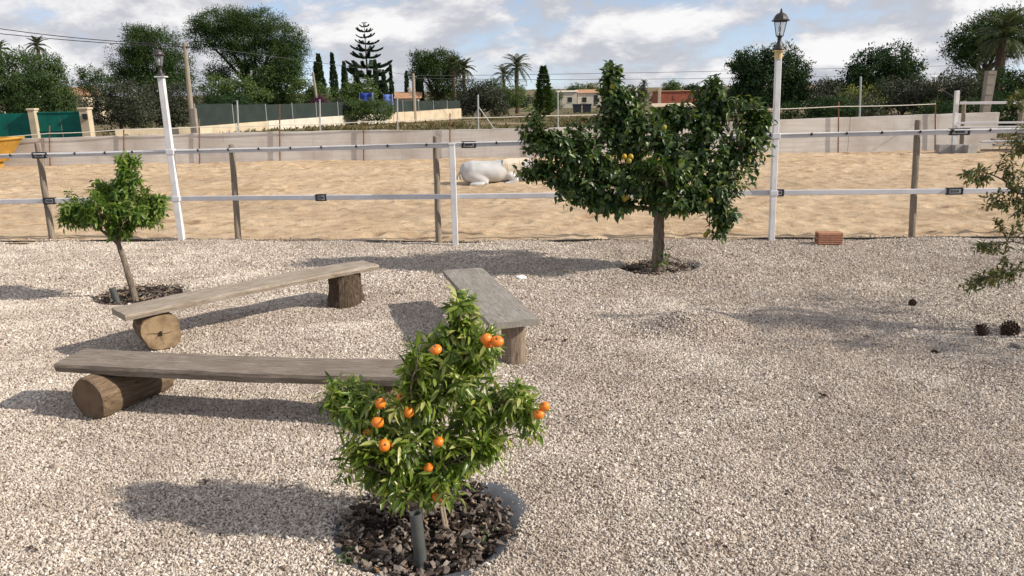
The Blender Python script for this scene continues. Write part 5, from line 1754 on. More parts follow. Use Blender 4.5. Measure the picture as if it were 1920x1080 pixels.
# low cream wall with dark mesh fence along the neighbour's plot
LW = [(-22.0, 44.0), (-18.15, 46.0), (-15.9, 52.0), (-12.9, 60.0), (-10.2, 66.0), (-4.77, 78.0)]
zt_ = [0.215, 0.20, 0.26, 0.29, 0.27, 0.29]
mt_ = [0.25, 1.49, 1.28, 1.27, 1.22, 1.0]
lw = thing('plot_wall', (-14, 56, 0), 'low cream and whitewashed wall under the dark mesh fence, beyond the paddock', 'wall')
mf = thing('mesh_fence', (-14, 56, 0), 'dark green mesh fence standing on the low cream wall', 'fence')
O3 = np.array([-14, 56, 0.0])
for i in range(len(LW) - 1):
    (xa, ya), (xb, yb) = LW[i], LW[i + 1]
    nseg = max(1, int(math.hypot(xb - xa, yb - ya) / 2.2))
    for s_ in range(nseg):
        u0, u1 = s_ / nseg, (s_ + 1) / nseg
        p_ = np.array([xa + (xb - xa) * u0, ya + (yb - ya) * u0, 0.0])
        q_ = np.array([xa + (xb - xa) * u1, ya + (yb - ya) * u1, 0.0])
        zt0 = zt_[i] + (zt_[i + 1] - zt_[i]) * (u0 + u1) / 2
        g0 = gz((p_[1] + q_[1]) / 2) - 0.15
        d_ = (q_ - p_) * 0.004
        mb = MB()
        beam(mb, p_ + d_ - O3 + (0, 0, (zt0 + g0) / 2), q_ - d_ - O3 + (0, 0, (zt0 + g0) / 2 + 0.02 * rng.normal()), zt0 - g0, 0.22, 0, 0.02)
        mb.build('wall_panel', M['whitewash'] if i in (2, 3) else M['cream'], lw)
        if i >= 1:
            ht = mt_[i] + (mt_[i + 1] - mt_[i]) * (u0 + u1) / 2 - zt0
            mb = MB()
            beam(mb, p_ + d_ - O3 + (0, 0.02, zt0 + ht / 2 + 0.02), q_ - d_ - O3 + (0, 0.02, zt0 + ht / 2 + 0.02), ht, 0.03, 0, 0.004)
            mb.build('mesh_panel', M['dark_mesh'], mf)
            MB().tube([p_ - O3 + (0, -0.03, zt0), p_ - O3 + (0, -0.03, zt0 + ht + 0.08)], 0.025, 6).build('post', M['steel'], mf)

# bare metal posts in the field
for i, (x_, y_, h_, lx, lab) in enumerate([(-11.71, 34, 1.71, 0.12, 'thin steel post behind the wall, nearest the utility pole'), (-8.66, 36, 1.68, 0.12, 'thin steel post below the purple bougainvillea'),
                                      (-5.40, 38, 1.72, 0.09, 'thin steel post right of the clipped hedge'), (2.47, 40, 1.78, 0.0, 'thin steel post left of the lemon tree, in the open field'), (15.58, 35, 2.26, -0.16, 'thin pale post behind the wall right of the tall lamp')]):
    o = thing('steel_post', (x_, y_, gz(y_)), lab, 'post', group='thin steel posts in the field')
    g_ = gz(y_)
    MB().tube([(0, 0, -0.3), (lx, 0, h_ - g_)], 0.035 if i < 4 else 0.045, 7).build('shaft', M['steel'], o)
    MB().lathe([(0.05, 0), (0.05, 0.02), (0.0, 0.04)], 7, (lx, 0, h_ - g_ - 0.01)).build('cap', M['steel'], o)
o = thing('braced_post', (-1.57, 40, gz(40)), 'steel corner post with two slanting braces in the field', 'post')
MB().tube([(0, 0, -0.3), (0.03, 0, 1.92)], 0.045, 8).build('shaft', M['steel'], o)
MB().tube([(0.03, 0, 1.35), (1.05, -0.2, -0.1)], 0.028, 6).build('brace', M['steel'], o)
MB().tube([(0.0, 0, 1.2), (-0.55, 0.4, 0.0)], 0.024, 6).build('brace', M['steel'], o)

# utility poles and overhead wires
up = thing('utility_pole', (-18.0, 45, gz(45)), 'leaning pale utility pole in front of the big pines', 'utility pole')
MB().tube([(0, 0, -0.3), (0.03, 0, 2.4), (0.08, 0, 5.05)], [0.155, 0.135, 0.105], 9).build('shaft', M['old_pole'], up)
MB().bbox((0.09, -0.05, 4.80), (0.5, 0.07, 0.07), 0.01).build('cross_arm', M['bark_dark'], up)
for s_ in (-0.2, 0.0, 0.2):
    MB().lathe([(0.02, 0), (0.035, 0.03), (0.02, 0.06), (0.035, 0.09), (0.0, 0.12)], 8, (0.09 + s_, -0.05, 4.835)).build('insulator', M['white_old'], up)
o = MB().bbox((0.14, 0.0, 0.75), (0.26, 0.3, 1.5), 0.02).build('pole_footing', M['pillar_concrete'], up)
u2 = thing('utility_pole', (-8.35, 70, gz(70)), 'slim pale utility pole beside the round stone pine', 'utility pole')
MB().tube([(0, 0, -0.3), (0.05, 0, 4.1)], [0.19, 0.12], 9).build('shaft', M['old_pole'], u2)
MB().tube([(-0.25, 0, 3.8), (0.35, 0, 3.8)], 0.04, 6).build('cross_arm', M['steel'], u2)
u3 = thing('utility_pole', (-17.2, 72, gz(72)), 'thin dark utility pole among the cypresses', 'utility pole')
MB().tube([(0, 0, -0.3), (-0.3, 0, 4.4)], [0.14, 0.10], 8).build('shaft', M['old_pole'], u3)
MB().tube([(-0.6, 0, 4.15), (0.0, 0, 4.2)], 0.04, 6).build('cross_arm', M['bark_dark'], u3)
for i, (p_, c_, q_, r_, lab) in enumerate([((-34, 44.5, 6.85), (-25.5, 45, 5.0), (-17.92, 45, 4.72), 0.022, 'upper overhead cable running left from the utility pole'),
                                       ((-34, 44.5, 6.3), (-25.5, 45, 4.95), (-17.95, 45, 4.60), 0.022, 'lower overhead cable running left from the utility pole'),
                                       ((-17.9, 45, 4.7), (-10, 65, 3.6), (-8.3, 70, 3.3), 0.016, 'overhead cable between the two pale utility poles'),
                                       ((-8.3, 70, 3.3), (10, 80, 3.25), (60, 95, 3.9), 0.02, 'faint upper cable low over the open field'),
                                       ((-8.3, 70, 3.1), (10, 80, 2.45), (60, 95, 3.0), 0.02, 'faint lower cable low over the open field')]):
    o = MB().tube(bez(p_, c_, q_, 14), r_, 5).build('overhead_cable', M['wire'])
    tag(o, lab, 'cable', 'overhead cables')


# houses and other far things
def house(name, loc, w_, d_, h_, label, roof='roof', wallm='whitewash', wins=(), pitch=0.35, chimney=False, cat='house', rz=0.0, hip=False):
    o_ = thing(name, loc, label, cat, rz)
    MB().box((0, 0, h_ / 2 - 0.2), (w_, d_, h_ + 0.4)).build('wall', M[wallm], o_)
    rh = d_ * 0.5 * pitch
    e_ = 0.3
    Vv = [(-w_ / 2 - e_, -d_ / 2 - e_, h_ + 0.01), (w_ / 2 + e_, -d_ / 2 - e_, h_ + 0.01), (w_ / 2 + e_, d_ / 2 + e_, h_ + 0.01), (-w_ / 2 - e_, d_ / 2 + e_, h_ + 0.01),
          (-w_ / 2 - e_ + (d_ * .5 if hip else 0), 0, h_ + rh), (w_ / 2 + e_ - (d_ * .5 if hip else 0), 0, h_ + rh)]
    rf_ = MB().add(Vv, [(0, 1, 5, 4), (2, 3, 4, 5), (0, 3, 2, 1)]).add(Vv, [(1, 2, 5), (3, 0, 4)]).build('roof', M[roof], o_)
    if chimney:
        MB().bbox((w_ * 0.22, 0, h_ + rh + 0.1), (0.45, 0.45, 0.9), 0.02).build('chimney', M[wallm], rf_)
    for (x_, z_, a_, b_) in wins:
        wd_ = MB().bbox((x_, -d_ / 2 - 0.015, z_), (a_, 0.05, b_), 0.01).build('window', M['dark_glass'], o_)
        MB().bbox((x_, -d_ / 2 - 0.04, z_ - b_ / 2 - 0.04), (a_ + 0.15, 0.12, 0.07), 0.01).build('sill', M['whitewash'], wd_)
    return o_


house('villa', (-54.5, 100, gz(100)), 5.0, 5, 3.2, 'cream villa with a clay tile roof glimpsed between the left-hand trees', wallm='cream', wins=[(1.0, 1.9, 0.9, 1.0)], hip=False, pitch=0.42)
house('villa', (-13.4, 100, gz(100)), 4.6, 5, 2.2, 'small white house with a brown roof and chimney behind the cypresses', wins=[(0.6, 1.2, 0.8, 0.8)], chimney=True, pitch=0.3)
house('white_house', (12.4, 180, gz(180)), 5.6, 6, 3.5, 'left one of two low white houses far off in the open field', roof='whitewash', wins=[(-1.6, 1.8, 1.0, 1.1), (1.2, 1.8, 1.0, 1.1)], pitch=0.1)
house('white_house', (18.2, 182, gz(180)), 5.4, 6, 3.2, 'right one of two low white houses far off, with a clay roof', wins=[(-1.2, 1.7, 1.0, 1.1), (1.4, 1.7, 0.9, 2.0)], pitch=0.25)
bw = thing('brick_shed', (26.2, 120, gz(120)), 'long low red brick shed on the horizon behind the lemon tree', 'shed')
MB().box((0, 0, 1.25), (8.4, 4, 2.8)).build('wall', M['brickred'], bw)
MB().bbox((0, 0, 2.71), (8.7, 4.3, 0.10), 0.02).build('roof', M['roof'], bw)
MB().bbox((-3.9, -2.05, 1.9), (0.45, 0.35, 2.6), 0.03).build('chimney', M['cream'], bw)
for x_ in (-1.6, 0.8, 2.6):
    MB().bbox((x_, -2.02, 1.75), (0.5, 0.06, 0.6), 0.01).build('window', M['brickred'], bw)
bk = MB().bbox((0, 0, 0), (9.6, 0.4, 0.8), 0.05).build('earth_bank', M['cream'])
bk.location = (24.9, 112, gz(112) + 0.6)
bk.rotation_euler = (R(-50), 0, 0)
tag(bk, 'pale earth bank below the red brick shed', 'bank', kind='structure')
for i, (x_, y_, m_, lab) in enumerate([(8.6, 100, 'bin_dark', 'left dark waste bin standing in the far field'), (9.85, 100.3, 'bin_dark', 'right dark waste bin standing in the far field'), (12.7, 100, 'bin_green', 'green waste container standing in the far field')]):
    o = thing('waste_bin', (x_, y_, gz(y_)), lab, 'bin', group='waste bins in the far field')
    Vv = [(-.45, -.4, 0.1), (.45, -.4, 0.1), (.45, .4, 0.1), (-.45, .4, 0.1), (-.55, -.5, 1.02), (.55, -.5, 1.02), (.55, .5, 1.02), (-.55, .5, 1.02)]
    MB().add(Vv, [(0, 3, 2, 1), (0, 1, 5, 4), (1, 2, 6, 5), (2, 3, 7, 6), (3, 0, 4, 7)]).build('tub', M[m_], o)
    MB().bbox((0, 0, 1.08), (1.18, 1.08, 0.12), 0.03).build('lid', M[m_], o)
    for wx_ in (-.38, .38):
        MB().tube([(wx_, -0.42, 0.08), (wx_, -0.34, 0.08)], 0.09, 8).build('wheel', M['black'], o)
for (x_, w_, z0_, z1_, m_, lab) in [(-11.8, 1.1, 0.9, 1.92, 'blue', 'dark blue tarpaulin behind the clipped hedge'), (-10.0, 0.75, 0.8, 1.76, 'paleblue', 'paler blue tarpaulin right of the cypress')]:
    o = thing('tarpaulin', (x_, 66, gz(66)), lab, 'tarpaulin')
    xs_ = np.linspace(-w_ / 2, w_ / 2, 9)
    zs_ = np.linspace(z0_ - gz(66), z1_ - gz(66), 5)
    Xp, Zp = np.meshgrid(xs_, zs_)
    Yp = 0.05 * np.sin(Xp * 9) + 0.03 * np.sin(Zp * 7)
    I = np.arange(45).reshape(5, 9)
    F = np.stack([I[:-1, :-1], I[:-1, 1:], I[1:, 1:], I[1:, :-1]], -1).reshape(-1, 4)
    sh = MB().add(np.stack([Xp, Yp, Zp], -1), F).build('sheet', M[m_], o, smooth=True)
    sol = sh.modifiers.new('thickness', 'SOLIDIFY')
    sol.thickness = 0.03
    for s_ in (-1, 1):
        MB().tube([(s_ * w_ / 2, 0.06, -0.1), (s_ * w_ / 2, 0.06, z1_ - gz(66) + 0.05)], 0.03, 6).build('pole', M['steel'], o)

# ------------------------------------------------------------------ trees beyond
G_ = 'trees beyond the paddock'


def tl(lobes, g_):
    """lobes given with absolute height; make them relative to the ground there"""
    return [(a_, b_, c_ - g_, d_, e_, f_) for a_, b_, c_, d_, e_, f_ in lobes]


def T_(name, x_, y_, label, lobes, leafm, dens, leaf, r0, **kw):
    g_ = gz(y_)
    return tree(name, (x_, y_, g_), label, tl(lobes, g_), leafm, dens, leaf, r0, group=kw.pop('group', G_), **kw)


T_('pepper_tree', -38.2, 62, 'weeping green pepper tree at the far left edge', [(-1.6, 0, 3.2, 1.6, 1.8, 2.4), (0.2, 0, 3.8, 1.6, 1.6, 2.0), (1.0, -.3, 2.2, 1.3, 1.3, 1.8), (-0.6, -0.5, 1.4, 1.8, 1.2, 1.3)], 'pepper_leaf', 4.2, 0.30, 0.30, clump=0.42, droop=0.9, thin=0.3)
T_('pepper_tree', -33.2, 58, 'weeping green pepper tree behind the green gate', [(-0.2, 0, 3.9, 1.1, 1.3, 1.4), (0.5, 0, 2.6, 1.1, 1.3, 1.8), (-0.8, 0, 2.2, 1.2, 1.3, 1.8), (0.7, -0.3, 1.3, 1.0, 1, 1.3)], 'pepper_leaf', 4.6, 0.28, 0.26, clump=0.40, droop=0.9, thin=0.3)
T_('pine_tree', -43.9, 85, 'small sparse pine left of the big dark pines', [(-0.3, 0, 4.2, 1.3, 1.1, 0.8), (0.8, 0, 3.4, 1.1, 1, 0.9), (-0.6, 0, 3.0, 1.2, 1, 0.7)], 'pine_leaf', 3.2, 0.30, 0.16, clump=0.42, up=.5, thin=.3)
T_('pine_tree', -39.0, 88, 'broad dark pine left of the utility pole', [(-1.0, 0, 7.6, 1.8, 2, 1.7), (1.2, 0, 6.9, 2.2, 2.2, 2.2), (-2.3, 0, 5.4, 1.9, 2, 1.8), (0.2, -0.5, 5.0, 2.6, 2, 2.0), (2.9, 0, 4.6, 1.8, 2, 1.9), (-2.9, 0, 3.6, 1.6, 1.8, 1.2), (0.8, -.8, 3.2, 2.6, 2, 1.3), (-1.0, 0, 8.6, 0.9, 1, 0.8)],
   'pine_leaf', 2.5, 0.30, 0.40, clump=0.62, up=.5, thin=.3)
T_('pine_tree', -30.8, 95, 'tallest dark pine, right of the utility pole', [(-2.6, 0, 9.9, 3.2, 2.8, 1.7), (1.2, 0, 10.0, 3.4, 2.8, 1.5), (-4.6, 0, 8.4, 2.0, 2.2, 1.5), (0.0, -.6, 8.4, 3.4, 2.6, 1.9), (4.2, 0, 8.4, 2.4, 2.4, 1.7), (5.6, 0, 6.6, 1.6, 2, 1.2), (3.2, -.5, 6.4, 2.6, 2.2, 1.6), (-0.6, -.8, 6.4, 2.4, 2, 1.4), (1.8, -.4, 4.6, 2.6, 2, 1.3), (5.0, 0, 4.6, 2.0, 2, 1.3), (-3.4, 0, 4.4, 1.5, 1.6, .9)],
   'pine_leaf', 2.3, 0.32, 0.48, clump=0.66, up=.5, thin=.3)
T_('olive_tree', -27.0, 55, 'grey-green olive bush right of the cream gate pillar', [(-0.9, 0, 1.3, 1.4, 1.3, 1.4), (0.7, 0, 1.7, 1.5, 1.3, 1.4), (1.4, -.3, 0.8, 1.2, 1, 1.1)], 'olive_leaf', 5, 0.24, 0.14, clump=0.36, thin=.35, group='bushes behind the far fences')
T_('olive_tree', -24.6, 58, 'grey-green olive bush below the utility pole', [(-0.8, 0, 1.5, 1.3, 1.2, 1.3), (0.8, 0, 1.6, 1.4, 1.2, 1.3), (0, -.3, 0.7, 1.7, 1, 1.0)], 'olive_leaf', 5, 0.24, 0.14, clump=0.36, thin=.35, group='bushes behind the far fences')
T_('olive_tree', -21.2, 60, 'low dark bush behind the mesh fence left end', [(-0.6, 0, 0.9, 1.3, 1.2, 1.1), (0.9, 0, 0.8, 1.4, 1.2, 1.0)], 'dark_leaf', 5, 0.24, 0.14, clump=0.36, thin=.4, group='bushes behind the far fences')
T_('leafy_tree', -28.6, 82, 'mid-green leafy tree under the tallest pine', [(-1.4, 0, 2.2, 1.7, 1.5, 1.5), (0.8, 0, 2.4, 1.8, 1.5, 1.4), (2.4, 0, 1.6, 1.6, 1.4, 1.3)], 'green_leaf', 3.4, 0.32, 0.2, clump=0.45)
T_('leafy_tree', -24.2, 84, 'dark leafy tree right of the tallest pine', [(-0.9, 0, 3.3, 1.5, 1.4, 1.5), (0.8, 0, 3.0, 1.5, 1.4, 1.6), (-0.5, 0, 1.4, 1.8, 1.4, 1.3), (1.6, 0, 4.4, 0.8, .8, 1.0)], 'pine_leaf', 3.6, 0.32, 0.2, clump=0.45)
T_('leafy_tree', -20.4, 82, 'olive-green leafy tree among the cypresses', [(-0.8, 0, 1.8, 1.4, 1.2, 1.6), (0.9, 0, 1.5, 1.3, 1.2, 1.3)], 'green_leaf', 3.8, 0.30, 0.2, clump=0.42)
T_('leafy_tree', -16.6, 88, 'light green leafy tree below the tiered conifer', [(-0.8, 0, 1.8, 1.4, 1.2, 1.4), (0.9, 0, 1.9, 1.3, 1.2, 1.3)], 'green_leaf', 3.6, 0.30, 0.2, clump=0.42)


def cypress(x_, y_, zt, w_, label, mat='cypress_leaf', cone=0.0):
    g_ = gz(y_)
    o_ = thing('cypress', (x_, y_, g_), label, 'tree', group='cypresses behind the mesh fence')
    H = zt - g_
    MB().tube([(0, 0, -0.1), (0, 0, H * 0.9)], [0.12, 0.02], 6).build('trunk', M['bark_dark'], o_)
    n_ = int(1100 * H * w_ ** 0.7 / 3)
    t_ = rng.random(n_) ** 0.85
    prof = w_ * np.clip(np.minimum(t_ * 6 + 0.35, 1.0) * (1 - t_ ** (2.2 - cone * 1.2)) ** 0.8, 0.02, None)
    prof *= 0.85 + 0.3 * vnoise(t_ * 9, t_ * 0 + x_, 5)
    a_ = rng.uniform(0, 2 * np.pi, n_)
    r_ = prof * (0.5 + 0.55 * rng.random(n_))
    d_ = np.stack([np.cos(a_), np.sin(a_), np.zeros(n_)], 1)
    P_ = d_ * r_[:, None]
    P_[:, 2] = t_ * H * 0.97 + 0.1
    s_ = rng.uniform(0.18, 0.42, n_)
    mb_ = MB()
    flake_mesh(mb_, P_, d_ * (0.3 + cone) + np.array([0, 0, 1.0 - 0.7 * cone]) + rng.normal(size=P_.shape) * .15, d_ + rng.normal(size=P_.shape) * .4, s_, s_ * 0.3)
    mb_.build('crown', M[mat], o_)
    return o_


for x_, y_, z_, w_, lab, mat_, cn in [(-22.3, 95, 6.4, 0.75, 'tall pointed conifer, left end of the cypress row', 'pine_leaf', .4), (-20.7, 95, 6.45, 0.62, 'thin-topped tall cypress, second of the row', 'cypress_leaf', .2), (-23.0, 96, 5.45, 0.42, 'slim dark cypress against the leafy tree', 'cypress_leaf', 0),
                                    (-19.7, 96, 5.0, 0.40, 'slim cypress left of the dark pair', 'cypress_leaf', 0), (-18.75, 92, 5.3, 0.55, 'left cypress of the dark close pair', 'cypress_leaf', 0), (-17.6, 93, 5.15, 0.50, 'right cypress of the dark close pair', 'cypress_leaf', 0),
                                    (-15.2, 92, 5.4, 0.62, 'dark cypress right of the tiered conifer trunk', 'cypress_leaf', 0), (-14.3, 92, 4.2, 0.55, 'shorter dark cypress by the blue tarpaulin', 'cypress_leaf', 0), (-14.2, 97, 5.0, 0.30, 'needle-thin cypress above the small white house', 'cypress_leaf', 0),
                                    (-12.7, 100, 4.25, 0.36, 'small cypress right of the house chimney', 'cypress_leaf', 0), (-11.6, 102, 4.3, 0.34, 'small cypress, middle of three by the stone pine', 'cypress_leaf', 0), (-10.9, 100, 3.85, 0.40, 'small cypress close to the stone pine', 'cypress_leaf', 0)]:
    cypress(x_, y_, z_, w_, lab, mat_, cn)

# tiered conifer (araucaria)
g_ = gz(105)
nf = thing('araucaria', (-18.45, 105, g_), 'tall tiered conifer with swept-up branches above the cypresses', 'tree', group=G_)
H = 10.75 - g_
MB().tube([(0, 0, -0.1), (0.03, 0, H * 0.5), (0, 0, H)], [0.22, 0.13, 0.02], 8).build('trunk', M['bark_dark'], nf)
brm = []
for v_ in range(3):
    mb = MB()
    pa = bez((0, 0, 0), (0.60, 0, -0.10), (1.0, 0, 0.26 + 0.06 * v_), 12)
    mb.tube(pa, np.linspace(0.022, 0.006, 12), 4)
    nn = 400
    tt = 0.15 + 0.82 * rng.random(nn)
    P_ = np.stack([np.interp(tt, np.linspace(0, 1, 12), pa[:, i]) for i in range(3)], 1)
    sd = np.where(rng.random(nn) < 0.5, -1, 1)
    Dv = np.stack([np.full(nn, 0.8), sd * rng.uniform(0.2, 0.9, nn), rng.uniform(0.1, 0.9, nn)], 1)
    s_ = rng.uniform(0.11, 0.24, nn) * (1.15 - 0.4 * tt)
    flake_mesh(mb, P_, Dv, rdir(nn), s_, s_ * 0.34)
    brm.append(mb.mesh('branch', [M['norfolk_leaf']]))
tiers = [(0.985, 0.35), (0.95, 0.70), (0.90, 1.05), (0.84, 1.30), (0.775, 1.60), (0.705, 1.95), (0.63, 2.15), (0.53, 2.95), (0.43, 3.2), (0.33, 2.8), (0.23, 2.5)]
for j, (f_, r_) in enumerate(tiers):
    for i in range(6):
        rl = r_ * rng.uniform(0.78, 1.12)
        a_ = i * math.pi / 3 + j * 0.5 + rng.normal() * 0.12
        Mx = Matrix.Translation((0, 0, H * f_ - 0.05 * r_)) @ Matrix.Rotation(a_, 4, 'Z') @ Matrix.Rotation(R(rng.uniform(-9, 3)), 4, 'Y') @ Matrix.Diagonal((rl, rl * 0.95, rl * (0.8 if j > 2 else 1.1), 1))
        link('branch', brm[(i + j) % 3], nf, Mx)


def frond_mesh(L_, arch, drop, leaflet, n_=26, mat='palm_leaf', width=0.03):
    mb_ = MB()
    pa_ = bez((0, 0, 0), (L_ * 0.5, 0, arch), (L_ * 0.95, 0, arch - drop), 14)
    mb_.tube(pa_, np.linspace(0.035, 0.008, 14) * L_ / 1.8, 4)
    tt_ = np.repeat(np.linspace(0.15, 1.0, n_), 2)
    sd_ = np.tile([-1.0, 1.0], n_)
    P_ = np.stack([np.interp(tt_, np.linspace(0, 1, 14), pa_[:, i]) for i in range(3)], 1)
    tg = np.gradient(pa_, axis=0)
    Tn = nrm(np.stack([np.interp(tt_, np.linspace(0, 1, 14), tg[:, i]) for i in range(3)], 1))
    Dv_ = Tn * 0.75 + np.stack([np.zeros_like(sd_), sd_ * 0.8, np.full_like(sd_, -0.15)], 1) + rng.normal(size=P_.shape) * 0.08
    s_ = leaflet * np.sin(np.pi * (0.18 + 0.72 * tt_)) * rng.uniform(0.85, 1.1, len(tt_))
    flake_mesh(mb_, P_, Dv_, np.tile([0.0, 0, 1.0], (len(tt_), 1)) + rng.normal(size=P_.shape) * .2, s_, np.full(len(tt_), width))
    return mb_.mesh('frond', M[mat])


def palm(x_, y_, ztop, r_, label, nfr=34, trunk_r=0.2, dry=True, fan=False):
    g_ = gz(y_)
    o_ = thing('palm_tree', (x_, y_, g_), label, 'tree', group='palms on the horizon')
    hc = ztop - r_ * 0.75 - g_
    tm_ = MB()
    zz2 = np.linspace(-0.1, hc, 14)
    tm_.tube(np.stack([0.05 * np.sin(zz2), 0 * zz2, zz2], 1), trunk_r * (1 + 0.12 * (np.arange(14) % 2)) * np.linspace(1.15, 0.95, 14), 9)
    tm_.build('trunk', M['bark_dark'], o_)
    mm = [frond_mesh(r_ * 1.15, r_ * 0.42, r_ * 0.42, r_ * 0.30), frond_mesh(r_ * 1.10, r_ * 0.30, r_ * 0.62, r_ * 0.30), frond_mesh(r_ * 1.05, r_ * 0.10, r_ * 0.75, r_ * 0.28)]
    md = frond_mesh(r_ * 0.85, -r_ * 0.1, r_ * 0.6, r_ * 0.22, 18, 'palm_dry')
    for i in range(nfr):
        f_ = i / nfr
        el = R(78) - R(105) * f_
        Mx_ = Matrix.Translation((0, 0, hc)) @ Matrix.Rotation(i * 2.39996 + rng.normal() * .1, 4, 'Z') @ Matrix.Rotation(-el * 0.75, 4, 'Y') @ Matrix.Scale(rng.uniform(.85, 1.05), 4)
        link('frond', mm[min(2, int(f_ * 3))], o_, Mx_)
    if dry:
        for i in range(9):
            Mx_ = Matrix.Translation((0, 0, hc - 0.1)) @ Matrix.Rotation(i * 2.39996, 4, 'Z') @ Matrix.Rotation(R(48 + 10 * rng.random()), 4, 'Y')
            link('dry_frond', md, o_, Mx_)
    return o_


palm(1.1, 105, 6.3, 2.15, 'tall feathery palm standing alone on the horizon', 40, 0.24)
palm(-0.75, 130, 5.6, 1.9, 'smaller pale palm just left of the tall lone palm', 30, 0.16)
palm(-6.8, 100, 6.1, 1.45, 'left palm of the pair beside the stone pine', 32, 0.20)
palm(-5.4, 98, 5.55, 1.45, 'right palm of the pair beside the stone pine', 32, 0.20)
palm(-46.4, 80, 7.7, 1.1, 'palm top showing above the pepper tree', 26, 0.16, False)
palm(-50.2, 80, 7.4, 1.1, 'palm top at the very left edge of the picture', 26, 0.16, False)
palm(25.4, 150, 3.3, 1.0, 'tiny far palm left of the red brick shed', 26, 0.2)
palm(33.7, 55, 6.4, 2.1, 'big palm in front of the umbrella pine at the right edge', 40, 0.30)

T_('stone_pine', -10.0, 110, 'rounded stone pine left of the palm pair', [(-1.6, 0, 5.9, 1.9, 2, 1.5), (0.8, 0, 6.0, 2.2, 2, 1.3), (2.4, 0, 4.9, 1.6, 1.8, 1.3), (-2.4, 0, 4.4, 1.2, 1.5, 1.0), (0.2, -.5, 4.4, 2.0, 1.8, 1.2), (2.2, 0, 2.6, 1.6, 1.5, 1.7), (0.4, 0, 2.2, 1.6, 1.5, 1.6)], 'pine_leaf', 3.0, 0.38, 0.35, clump=0.55, up=.5, thin=.3)
T_('bush', -2.7, 80, 'rounded olive-green bush at the end of the plot wall', [(-1.1, 0, 1.4, 1.5, 1.4, 1.5), (0.6, 0, 1.5, 1.5, 1.4, 1.4), (1.5, 0, 0.6, 1.3, 1.2, 1.2), (-1.6, 0, 0.5, 1.2, 1.2, 1.1)], 'olive_leaf', 4.2, 0.28, 0.14, clump=0.42, thin=.4, group='bushes behind the far fences')
T_('bush', -0.6, 98, 'light green bush below the lone palm', [(-0.8, 0, 1.4, 1.4, 1.2, 1.6), (1.2, 0, 1.3, 1.5, 1.2, 1.5)], 'green_leaf', 3.4, 0.30, 0.14, clump=0.42, thin=.4, group='bushes behind the far fences')
cypress(3.5, 80, 4.15, 1.15, 'dark pointed conifer right of the lone palm', 'pine_leaf', .75)
for i, (x_, y_, zt, w_, lab, m_) in enumerate([(16.4, 196, 3.0, 2.6, 'pale green tree above the left white house', 'green_leaf'), (20.6, 198, 3.1, 2.6, 'yellow-green tree above the right white house', 'yellow_leaf'), (30.7, 150, 2.9, 1.8, 'light tree behind the brick shed, left one', 'green_leaf'),
                                          (34.3, 150, 2.5, 2.1, 'dark round tree behind the brick shed, right one', 'dark_leaf'), (20.0, 140, 2.0, 2.4, 'grey-green shrub left of the brick shed', 'olive_leaf'), (36.5, 122, 1.7, 3.0, 'grey-green shrub right of the brick shed', 'olive_leaf'),
                                          (22.6, 140, 2.2, 1.7, 'low shrub close to the brick shed left end', 'olive_leaf'), (6.0, 128, 1.9, 2.0, 'low shrub right of the dark pointed conifer', 'green_leaf'), (8.3, 150, 1.6, 1.6, 'low shrub left of the far white houses', 'olive_leaf'), (40.5, 118, 1.9, 2.6, 'low shrub on the horizon behind the tall lamp', 'green_leaf')]):
    g_ = gz(y_)
    h_ = zt - g_
    T_('far_tree', x_, y_, lab, [(-w_ * .45, 0, g_ + h_ * .5, w_ * .6, w_ * .6, h_ * .45), (w_ * .45, 0, g_ + h_ * .52, w_ * .6, w_ * .6, h_ * .47), (0, 0, g_ + h_ * .62, w_ * .5, w_ * .5, h_ * .38)], m_, 2.4, 0.40, 0.15, clump=0.5, group='far trees on the horizon')
# hedgerow that closes the horizon
hz = MB()
for i in range(70):
    x_ = -70 + i * 2.6 + rng.normal() * 0.8
    y_ = 205 + rng.normal() * 12
    h_ = 2.6 + rng.random() * 1.4
    crown(hz, [(x_ * 1.6, y_, gz(y_) + h_ * 0.45, 2.6, 2.0, h_ * 0.5)], 0.8, 0.7, 0.9)
o = hz.build('distant_hedgerow', M['olive_leaf'])
tag(o, 'far-off line of grey-green trees closing the horizon', 'hedgerow', kind='stuff')

# right-hand side
T_('carob_tree', 20.1, 62, 'dark broad tree behind the tall lamp post', [(-1.2, 0, 3.2, 1.5, 1.5, 1.5), (0.6, 0, 3.9, 1.5, 1.5, 1.1), (1.9, 0, 2.8, 1.3, 1.4, 1.4), (-2.0, 0, 3.4, 1.0, 1.2, 0.9), (0.2, -.4, 2.0, 2.2, 1.6, 1.4), (2.0, -.2, 1.2, 1.3, 1.2, 1.2), (-1.8, -.2, 1.2, 1.3, 1.2, 1.2)], 'dark_leaf', 4.0, 0.27, 0.24, clump=0.40, shell=.45)
T_('round_bush', 26.6, 66, 'round grey-green bush between the two dark right-hand trees', [(-0.5, 0, 1.1, 1.5, 1.4, 1.2), (0.9, 0, 0.9, 1.3, 1.3, 1.1)], 'olive_leaf', 5, 0.26, 0.14, clump=0.38, group='bushes behind the far fences')
T_('carob_tree', 28.0, 60, 'dark bushy tree right of the tall lamp post', [(-1.0, 0, 3.1, 1.5, 1.5, 1.3), (0.7, 0, 3.4, 1.5, 1.5, 1.2), (1.9, 0, 2.6, 1.2, 1.3, 1.0), (-2.0, 0, 2.3, 1.1, 1.2, 1.0), (0.1, -.4, 1.9, 2.1, 1.6, 1.3), (-1.2, 0, 1.0, 1.4, 1.2, 1.1)], 'dark_leaf', 4.0, 0.27, 0.24, clump=0.40, shell=.45)
